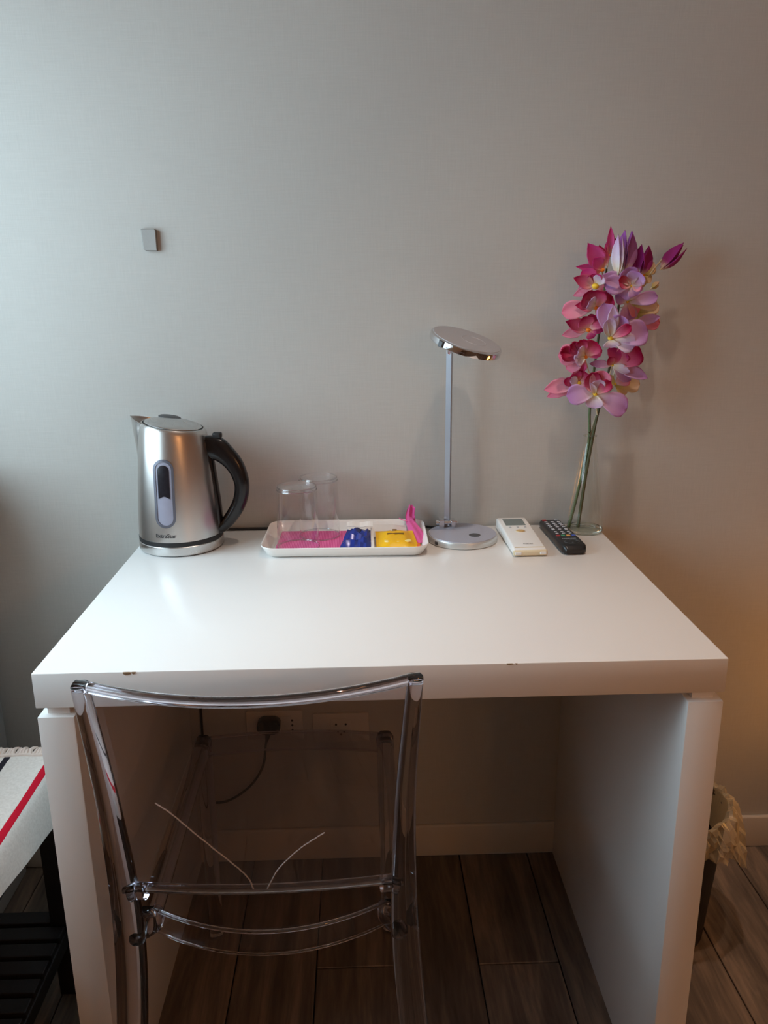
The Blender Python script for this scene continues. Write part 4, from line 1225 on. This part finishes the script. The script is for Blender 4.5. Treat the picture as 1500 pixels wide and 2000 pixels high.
blossom(mg, (0.403, -0.059, 1.18), (0.3813, -0.0800, 1.1959), 'throat_y', 0.0092, [
    ((0.3423, -0.0800, 1.2105), 0.0255, 'point', CRI),
    ((0.3583, -0.0760, 1.2229), 0.0326, 'oval', MGP),
    ((0.3755, -0.0860, 1.2164), 0.0265, 'hood', MGP),
    ((0.3905, -0.0860, 1.2145), 0.0224, 'oval', WHT),
    ((0.3517, -0.0760, 1.1898), 0.0184, 'oval', PNK),
    ((0.3456, -0.0740, 1.1799), 0.0153, 'oval', PNK),
    ((0.3941, -0.0800, 1.1877), 0.0204, 'oval', PNK),], (-0.2, -0.95, 0.1))
blossom(mg, (0.401, -0.058, 1.13), (0.3835, -0.0800, 1.1606), 'throat_o', 0.0066, [
    ((0.3263, -0.0760, 1.1519), 0.0337, 'round', PNK),
    ((0.3591, -0.0920, 1.1826), 0.0347, 'hood', CRI),
    ((0.3829, -0.0920, 1.1896), 0.0347, 'hood', CRI),
    ((0.4108, -0.0860, 1.1786), 0.0388, 'hood', CRI),
    ((0.3474, -0.0820, 1.1646), 0.0224, 'point', CRI),
    ((0.3680, -0.0960, 1.1710), 0.0245, 'frill', WHT),
    ((0.3966, -0.0800, 1.1495), 0.0224, 'oval', MGP),], (-0.15, -0.95, 0.25))
blossom(mg, (0.398, -0.056, 1.09), (0.3741, -0.0780, 1.1230), 'throat_o', 0.0066, [
    ((0.3332, -0.0780, 1.1381), 0.0265, 'point', CRI),
    ((0.3634, -0.0840, 1.1463), 0.0306, 'oval', CRI),
    ((0.3906, -0.0820, 1.1442), 0.0326, 'round', CRI),
    ((0.3293, -0.0740, 1.1140), 0.0194, 'oval', PNK),
    ((0.4028, -0.0780, 1.1218), 0.0153, 'point', MGP),
    ((0.3845, -0.0780, 1.1090), 0.0204, 'oval', MGP),], (-0.2, -0.95, 0.15))
blossom(mg, (0.395, -0.053, 1.03), (0.3688, -0.0860, 1.0780), 'throat_o', 0.0080, [
    ((0.3233, -0.0800, 1.0799), 0.0388, 'round', PNK),
    ((0.3384, -0.0820, 1.0563), 0.0306, 'round', PNK),
    ((0.3567, -0.0800, 1.0493), 0.0265, 'oval', MGP),
    ((0.3224, -0.0980, 1.0859), 0.0265, 'frill', CRI),
    ((0.3382, -0.1000, 1.0997), 0.0224, 'frill', CRI),
    ((0.3556, -0.1000, 1.1078), 0.0224, 'frill', CRI),
    ((0.3859, -0.0940, 1.1034), 0.0326, 'round', CRI),
    ((0.3988, -0.0860, 1.0889), 0.0224, 'oval', MGP),
    ((0.3518, -0.1040, 1.0907), 0.0224, 'frill', WHT),
    ((0.3489, -0.0980, 1.0699), 0.0224, 'frill', WHT),], (-0.15, -0.95, 0.3))
blossom(mg, (0.394, -0.051, 1.00), (0.3625, -0.0800, 1.0321), 'throat_y', 0.0075, [
    ((0.3015, -0.0780, 1.0201), 0.0286, 'oval', PNK),
    ((0.3079, -0.0740, 1.0070), 0.0224, 'oval', PNK),
    ((0.3342, -0.0840, 1.0357), 0.0163, 'round', CRI),
    ((0.3486, -0.0920, 1.0515), 0.0265, 'hood', MGP),
    ((0.3692, -0.0900, 1.0530), 0.0347, 'hood', CRI),
    ((0.3836, -0.0840, 1.0342), 0.0224, 'oval', CRI),
    ((0.3440, -0.0860, 1.0406), 0.0163, 'oval', WHT),], (-0.2, -0.95, 0.2))
bud(ll, (0.4337, -0.0640, 1.2199), (0.4366, -0.0660, 1.2873), 0.0306, 'p_budlilac', 4, 0.30)
bud(ll, (0.4207, -0.0760, 1.2162), (0.4183, -0.0780, 1.2797), 0.0194, 'p_white', 3, 0.20)
bud(ll, (0.4624, -0.0620, 1.2143), (0.4682, -0.0640, 1.2634), 0.0286, 'p_bud', 4, 0.35)
blossom(ll, (0.436, -0.062, 1.215), (0.4432, -0.0780, 1.1963), 'throat_y', 0.0045, [
    ((0.3890, -0.0760, 1.2111), 0.0306, 'oval', LIL),
    ((0.3963, -0.0800, 1.1967), 0.0347, 'round', LIL),
    ((0.4535, -0.0820, 1.1800), 0.0306, 'round', LIL),
    ((0.4262, -0.0760, 1.1783), 0.0306, 'round', LIL),
    ((0.4541, -0.0880, 1.2175), 0.0347, 'hood', LIL),
    ((0.4345, -0.0860, 1.2266), 0.0347, 'hood', LIL),
    ((0.4179, -0.0900, 1.2062), 0.0224, 'hood', CRI),
    ((0.4600, -0.0840, 1.1961), 0.0224, 'hood', PNK),], (0.05, -0.95, 0.3))
blossom(ll, (0.431, -0.058, 1.16), (0.4435, -0.0660, 1.1689), 'throat_y', 0.0036, [
    ((0.4950, -0.0700, 1.1777), 0.0255, 'round', LIL),
    ((0.4993, -0.0620, 1.1610), 0.0224, 'round', CRM),
    ((0.4207, -0.0660, 1.1801), 0.0224, 'oval', LIL),
    ((0.4439, -0.0660, 1.1376), 0.0388, 'round', LIL),
    ((0.4633, -0.0630, 1.1484), 0.0286, 'round', PNK),], (0.2, -0.95, 0.1))
blossom(ll, (0.428, -0.056, 1.10), (0.4587, -0.0600, 1.1335), 'throat_y', 0.0030, [
    ((0.5058, -0.0600, 1.1433), 0.0184, 'oval', LIL),
    ((0.5075, -0.0540, 1.1327), 0.0265, 'round', PNK),
    ((0.4373, -0.0600, 1.1486), 0.0245, 'oval', LIL),], (0.2, -0.95, 0.1))
blossom(ll, (0.424, -0.055, 1.06), (0.4099, -0.0920, 1.1095), 'throat_y', 0.0078, [
    ((0.3949, -0.0880, 1.1679), 0.0388, 'round', LIL),
    ((0.4761, -0.0880, 1.1197), 0.0469, 'round', LIL),
    ((0.4523, -0.0960, 1.0964), 0.0347, 'round', WHT),
    ((0.4090, -0.0980, 1.1644), 0.0224, 'oval', WHT),
    ((0.4265, -0.1000, 1.1462), 0.0347, 'frill', LIL),
    ((0.4014, -0.1060, 1.1431), 0.0245, 'hood', WHT),
    ((0.4404, -0.1040, 1.1309), 0.0194, 'round', CRI),
    ((0.4107, -0.0960, 1.0932), 0.0306, 'round', WHT),], (0.05, -0.95, 0.25))
blossom(ll, (0.414, -0.053, 1.01), (0.4207, -0.0800, 1.0618), 'throat_y', 0.0034, [
    ((0.4689, -0.0740, 1.0910), 0.0510, 'round', CRI),
    ((0.4326, -0.0760, 1.0897), 0.0449, 'round', MGP),
    ((0.4111, -0.0860, 1.0766), 0.0184, 'oval', CRI),
    ((0.3789, -0.0800, 1.0651), 0.0153, 'oval', LIL),
    ((0.4838, -0.0820, 1.0385), 0.0265, 'oval', LIL),
    ((0.4499, -0.0880, 1.0499), 0.0163, 'oval', WHT),
    ((0.4553, -0.0780, 1.0345), 0.0306, 'oval', LIL),], (0.1, -0.95, 0.3))
blossom(ll, (0.407, -0.052, 0.97), (0.3887, -0.0940, 1.0143), 'throat_y', 0.0062, [
    ((0.3378, -0.0940, 1.0111), 0.0367, 'round', LIL),
    ((0.4460, -0.0940, 0.9838), 0.0428, 'round', LIL),
    ((0.3863, -0.0980, 0.9890), 0.0326, 'round', WHT),
    ((0.3785, -0.0980, 1.0518), 0.0326, 'hood', CRI),
    ((0.4013, -0.0980, 1.0543), 0.0388, 'hood', PNK),
    ((0.4134, -0.1000, 1.0356), 0.0224, 'round', CRI),
    ((0.3922, -0.1060, 1.0402), 0.0265, 'hood', WHT),
    ((0.3760, -0.1040, 1.0346), 0.0122, 'point', WHT),], (0.0, -0.95, 0.2))

# ------------------------------------------------------------------ wall fittings
sw = thing('wall_button', 'small grey square button stuck on the bare wall', 'wall button', (-0.3855, 0.0, 1.2800))
bm = B()
outl = [(-0.0128, 0.0182), (0.0100, 0.0182), (0.0128, 0.0165), (0.0128, -0.0182), (-0.0070, -0.0182), (-0.0110, -0.0150)]
prism(bm, outl, 0.0, 0.0075, 0.0007, 1)
bm.transform(Matrix.Translation((-0.3855, -0.0005, 1.2800)) @ Matrix.Rotation(PI / 2, 4, 'X')); obj('housing', bm, 'sensor_side', sw)
bm = B(); prism(bm, [(a * 0.94, b_ * 0.96) for a, b_ in outl], 0.0070, 0.0082, 0.0004, 1)
bm.transform(Matrix.Translation((-0.3855, -0.0005, 1.2800)) @ Matrix.Rotation(PI / 2, 4, 'X')); obj('face', bm, 'sensor', sw)

def socket(cx, cz, label, holes):
    t = thing('wall_socket', label, 'socket', (cx, 0.0, cz), 0, 'sockets under the desk')
    def plate(name, w_, h_, y0, y1, mat, r_, dx=0.0):
        bm = B(); prism(bm, rrect(0, 0, w_, h_, r_, 4), y0, y1, min(0.0012, (y1 - y0) / 3), 2)
        bm.transform(Matrix.Translation((cx + dx, 0, cz)) @ Matrix.Rotation(PI / 2, 4, 'X')); return obj(name, bm, mat, t, smooth=True)
    plate('cover_plate', 0.116, 0.066, 0.0, 0.006, 'plate', 0.004)
    for dx in (-0.023, 0.0, 0.023) if holes == 3 else (0.0,):
        plate('module', 0.0222 if holes == 3 else 0.044, 0.044, 0.0055, 0.0078, 'plate', 0.002, dx)
    hs = [(0.036, -0.011), (0.036, 0.0), (0.036, 0.011)] if holes == 3 else [(-0.010, 0.009), (0.010, 0.009), (-0.006, -0.009), (0.007, -0.009), (0.0, -0.014)]
    for hx, hz in hs:
        bm = B(); lathe(bm, [(0.0, 0.0), (0.0024, 0.0), (0.0024, 0.0085 if holes != 3 else 0.0066), (0.0, 0.0085 if holes != 3 else 0.0066)], 10)
        bm.transform(Matrix.Translation((cx + hx, 0, cz + hz)) @ Matrix.Rotation(PI / 2, 4, 'X')); obj('pin_hole', bm, 'black_matte', t)
socket(-0.2105, 0.3270, 'wall socket with the black plug in it, seen through the chair back', 3)
socket(-0.0740, 0.3180, 'empty wall socket right of the black plug, seen through the chair back', 1)

# ------------------------------------------------------------------ bench with woven rug
BX0, BX1, BY0, BY1 = -0.865, -0.535, -0.745, -0.305
bench = thing('bench', 'black slatted wooden bench under a striped rug left of the desk', 'bench', ((BX0 + BX1) / 2, (BY0 + BY1) / 2, 0))
for (a, c) in ((BX0, BY0), (BX1 - 0.034, BY0), (BX0, BY1 - 0.034), (BX1 - 0.034, BY1 - 0.034)):
    bm = B(); box(bm, (a, c, 0), (a + 0.034, c + 0.034, 0.415), 0.002); obj('leg', bm, 'bench', bench)
bm = B(); box(bm, (BX0, BY0, 0.415), (BX1, BY1, 0.440), 0.002); obj('seat_board', bm, 'bench', bench)
for a in (BX0 + 0.006, BX1 - 0.028):
    bm = B(); box(bm, (a, BY0 + 0.034, 0.110), (a + 0.022, BY1 - 0.034, 0.138), 0.002); obj('shelf_rail', bm, 'bench', bench)
    bm = B(); box(bm, (a, BY0 + 0.034, 0.370), (a + 0.022, BY1 - 0.034, 0.415), 0.002); obj('apron', bm, 'bench', bench)
y_ = BY1 - 0.002
k = 0
while y_ - 0.028 > BY0:
    xi0, xi1 = (BX0 + 0.036, BX1 - 0.036) if (k == 0 or y_ - 0.064 < BY0) else (BX0 + 0.028, BX1 - 0.008)
    bm = B(); box(bm, (xi0, y_ - 0.027, 0.138), (xi1, y_, 0.150), 0.0015); obj('slat', bm, 'bench', bench)
    y_ -= 0.0358; k += 1
rug = thing('bench_rug', 'cream woven rug with red and black stripes draped over the bench', 'rug', ((BX0 + BX1) / 2, (BY0 + BY1) / 2, 0.441))
# cross-section over the bench: across = signed distance from the red stripe
sec = [(-0.882, 0.360), (-0.882, 0.430), (-0.876, 0.447), (-0.857, 0.451), (-0.80, 0.452), (-0.70, 0.453), (-0.60, 0.453), (-0.556, 0.4525), (-0.5400, 0.4490), (-0.5300, 0.4380), (-0.5262, 0.4200), (-0.5240, 0.3950), (-0.5225, 0.3720)]
sp = spline([(a, 0, c) for a, c in sec], 4)
dist = [0.0]
for a, b_ in zip(sp, sp[1:]): dist.append(dist[-1] + (b_ - a).length)
ref = min(range(len(sp)), key=lambda i: (sp[i] - Vector((-0.5415, 0, 0.4500))).length)
bm = B()
lay = bm.verts.layers.float.new('across')
NY = 40
ra, rb_ = BY1 + 0.014, BY0 - 0.02
g1, g2 = [], []
for i, q in enumerate(sp):
    d = (sp[min(i + 1, len(sp) - 1)] - sp[max(i - 1, 0)]).normalized()
    nrm = Vector((-d.z, 0, d.x))
    a1, a2 = [], []
    for j in range(NY + 1):
        yy = ra + (rb_ - ra) * j / NY
        wv = 0.0008 * math.sin(40 * yy + i * 0.3)
        lift = min(0.045, max(0.0, (-0.36 - yy) * 0.17)) * max(0.0, (0.438 - q.z) / 0.066) if q.x > -0.6 else 0.0
        p = Vector((q.x, yy + 0.002 * math.sin(i), q.z + lift)) + nrm * wv
        v1 = bm.verts.new(p + nrm * 0.0022); v2 = bm.verts.new(p - nrm * 0.0022)
        v1[lay] = v2[lay] = dist[i] - dist[ref]
        a1.append(v1); a2.append(v2)
    g1.append(a1); g2.append(a2)
for i in range(len(sp) - 1):
    for j in range(NY):
        bm.faces.new((g1[i][j], g1[i + 1][j], g1[i + 1][j + 1], g1[i][j + 1])); bm.faces.new((g2[i][j], g2[i][j + 1], g2[i + 1][j + 1], g2[i + 1][j]))
    bm.faces.new((g1[i][0], g2[i][0], g2[i + 1][0], g1[i + 1][0])); bm.faces.new((g1[i][NY], g1[i + 1][NY], g2[i + 1][NY], g2[i][NY]))
for j in range(NY):
    bm.faces.new((g1[0][j], g1[0][j + 1], g2[0][j + 1], g2[0][j])); bm.faces.new((g1[-1][j], g2[-1][j], g2[-1][j + 1], g1[-1][j + 1]))
obj('weave', bm, 'rug', rug, smooth=50.0)
bm = B()
r = random.Random(3)
for k in range(60):
    xx = -0.872 + 0.332 * k / 59
    tube(bm, spline([(xx, ra - 0.010, 0.4560), (xx + r.uniform(-0.003, 0.003), ra + 0.002, 0.4575 + r.uniform(0, 0.002)), (xx + r.uniform(-0.005, 0.005), ra + 0.012, 0.453 + r.uniform(-0.002, 0.003)), (xx + r.uniform(-0.006, 0.006), ra + 0.019, 0.443 + r.uniform(-0.004, 0.004))], 2), 0.0033, 5)
tag(obj('fringe', bm, 'fringe', rug, smooth=True), kind='stuff')
bm = B(); tube(bm, [(-0.877 + 0.342 * k / 40, ra - 0.010 + 0.001 * math.sin(k), 0.4560 + 0.0006 * math.sin(k * 2.1)) for k in range(41)], 0.0036, 8); obj('hem', bm, 'fringe', rug, smooth=True)

# ------------------------------------------------------------------ waste bin with plastic liner
TX, TY = 0.5370, -0.2150
tb = thing('waste_bin', 'black round waste bin standing behind the right desk panel', 'bin', (TX, TY, 0))
bm = B(); lathe(bm, [(0.0, 0.0), (0.081, 0.0), (0.084, 0.004), (0.102, 0.270), (0.1040, 0.274), (0.1015, 0.278), (0.098, 0.270), (0.080, 0.008), (0.0, 0.008)], 44); obj('tub', bm, 'bin', tb, w=False, smooth=45.0)
bm = B(); tube(bm, [(0.1025 * math.cos(2 * PI * k / 44), 0.1025 * math.sin(2 * PI * k / 44), 0.2745) for k in range(45)], 0.0030, 8); obj('rim', bm, 'bin', tb, w=False, smooth=True)
lb = thing('bin_liner', 'crinkled clear plastic bag folded over the rim of the waste bin', 'plastic bag', (TX, TY, 0.20))
r = random.Random(9)
NS = 96
bm = B()
rows = []
secs = [(0.086, 0.215), (0.094, 0.255), (0.1015, 0.2820), (0.1075, 0.2860), (0.1110, 0.276), (0.1130, 0.262), (0.1140, 0.248), (0.1150, 0.234), (0.1160, 0.220)]
for j, (rr_, zz) in enumerate(secs):
    ring = []
    for k in range(NS):
        a = 2 * PI * k / NS
        am = 0.0042 * min(3, max(0, j - 2)) / 3
        far = math.exp(-((a - 5.9 if a > PI else a + 0.38) / 0.5) ** 2)   # the gathered corner of the bag sticks out here
        dr = am * (1 + math.sin(11 * a + j) + 0.7 * math.sin(29 * a + 2.3 * j)) + r.uniform(0, 1) * am * 1.5 + far * 0.016 * max(0, j - 3) / 5
        dz = 0.012 * max(0, j - 4) / 4 * (math.sin(5 * a + 1) + 0.6 * math.sin(13 * a)) + r.uniform(-1, 1) * 0.0042 * (j > 2) - far * 0.016 * max(0, j - 4) / 4
        if 2 <= j <= 4: dz += 0.006 * far + 0.003 * math.sin(17 * a)
        if math.cos(a) < -0.75: dr *= 0.0
        ring.append(bm.verts.new(((rr_ + dr) * math.cos(a), (rr_ + dr) * math.sin(a), zz + dz - 0.20)))
    rows.append(ring)
for a, b_ in zip(rows, rows[1:]):
    for k in range(NS): bm.faces.new((a[k], a[(k + 1) % NS], b_[(k + 1) % NS], b_[k]))
for v in bm.verts:      # the desk panel presses the bag flat on that side
    v.co.x = max(v.co.x, 0.4288 - TX)
obj('film', bm, 'bag', lb, w=False)

# ------------------------------------------------------------------ out-of-frame furniture and lamps; cabinet, floor lamp and downlight added for light and shade
cab = thing('shade_cabinet', 'unseen grey cabinet added in the corner to shade the wall', 'cabinet', (-0.815, -0.125, 0))  # unseen block added to keep window light off the lower left wall
bm = B(); box(bm, (-0.888, -0.185, 0.0), (-0.752, -0.020, 0.870), 0.003); obj('body', bm, 'cab', cab)
bm = B(); box(bm, (-0.884, -0.200, 0.06), (-0.756, -0.186, 0.850), 0.002); d = obj('door', bm, 'cab', cab)
bm = B(); tube(bm, [(-0.775, -0.208, 0.50), (-0.775, -0.208, 0.62)], 0.005, 10); obj('handle', bm, 'chrome', d)
bm = B(); box(bm, (-0.889, -0.203, 0.870), (-0.748, -0.018, 0.890), 0.003); obj('top', bm, 'cab', cab)

ns = thing('nightstand', 'dark walnut nightstand right of the waste bin', 'nightstand', (1.22, -0.24, 0))
bm = B(); box(bm, (1.04, -0.42, 0.06), (1.40, -0.04, 0.34), 0.003); obj('body', bm, 'wood_furn', ns)
bm = B(); box(bm, (1.03, -0.43, 0.34), (1.41, -0.03, 0.36), 0.003); obj('top', bm, 'wood_furn', ns)
bm = B(); box(bm, (1.05, -0.432, 0.12), (1.39, -0.420, 0.33), 0.002); dr = obj('drawer', bm, 'wood_furn', ns)
bm = B(); tube(bm, [(1.17, -0.440, 0.23), (1.27, -0.440, 0.23)], 0.005, 10); obj('handle', bm, 'chrome', dr)
for a in (1.05, 1.35):
    for c in (-0.41, -0.09):
        bm = B(); box(bm, (a, c, 0), (a + 0.04, c + 0.04, 0.06)); obj('leg', bm, 'wood_furn', ns)
gl = thing('globe_lamp', 'glowing round globe lamp on the walnut nightstand', 'lamp', (1.17, -0.24, 0.36))
bm = B(); lathe(bm, [(0.0, 0.0), (0.055, 0.0), (0.056, 0.012), (0.03, 0.020), (0.0, 0.020)], 32); obj('base', bm, 'chrome', gl, w=False, smooth=True)
bm = B(); lathe(bm, [(0.0, 0.016)] + [(0.085 * math.sin(PI * k / 10), 0.100 - 0.085 * math.cos(PI * k / 10)) for k in range(1, 10)] + [(0.0, 0.185)], 16); obj('globe', bm, 'globe', gl, w=False, smooth=True)

LZ = 1.42
cl = thing('added_floor_lamp', 'five warm round bulbs on an added unseen chrome floor stand', 'lamp', (0.95, -2.35, 0))  # bulb cluster set low on an added stand to reach under the desk
bm = B(); lathe(bm, [(0.0, 0.0), (0.14, 0.0), (0.14, 0.012), (0.02, 0.025), (0.0, 0.025)], 32); obj('base', bm, 'chrome', cl, w=False, smooth=True)
bm = B(); tube(bm, [(0, 0, 0.02), (0, 0, LZ)], 0.012, 12); obj('pole', bm, 'chrome', cl, w=False, smooth=True)
for k in range(5):
    a = 2 * PI * k / 5 + 0.3
    ex, ey = 0.17 * math.cos(a), 0.17 * math.sin(a)
    bm = B(); tube(bm, spline([(0, 0, LZ - 0.02), (ex * 0.5, ey * 0.5, LZ - 0.03), (ex, ey, LZ)], 5), 0.006, 8); arm = obj('arm', bm, 'chrome', cl, w=False, smooth=True)
    bm = B(); lathe(bm, [(0.0, -0.045)] + [(0.045 * math.sin(PI * q / 8), -0.045 * math.cos(PI * q / 8)) for q in range(1, 8)] + [(0.0, 0.045)], 12, (ex, ey, LZ + 0.05)); obj('bulb', bm, 'bulb', arm, w=False, smooth=True)

dl = thing('added_downlight', 'unseen round ceiling spotlight added to brighten the desk', 'lamp', (0.30, -0.56, Z_TOP))  # unseen lamp added to lift the desktop and the wall above it
bm = B(); lathe(bm, [(0.036, 0.0), (0.052, 0.0), (0.052, -0.004), (0.036, -0.010)], 32, capb=False, capt=False); obj('trim_ring', bm, 'chrome', dl, w=False, smooth=True)
sl = bpy.data.lights.new('spot_beam', 'SPOT')
sl.energy = SPOT_STRENGTH; sl.color = SPOT_COL; sl.spot_size = math.radians(57); sl.spot_blend = 0.9; sl.shadow_soft_size = 0.034
so = bpy.data.objects.new('spot_beam', sl); C.objects.link(so); so.parent = dl
so.location = (0, 0, -0.012); so.rotation_euler = (0, 0, 0)
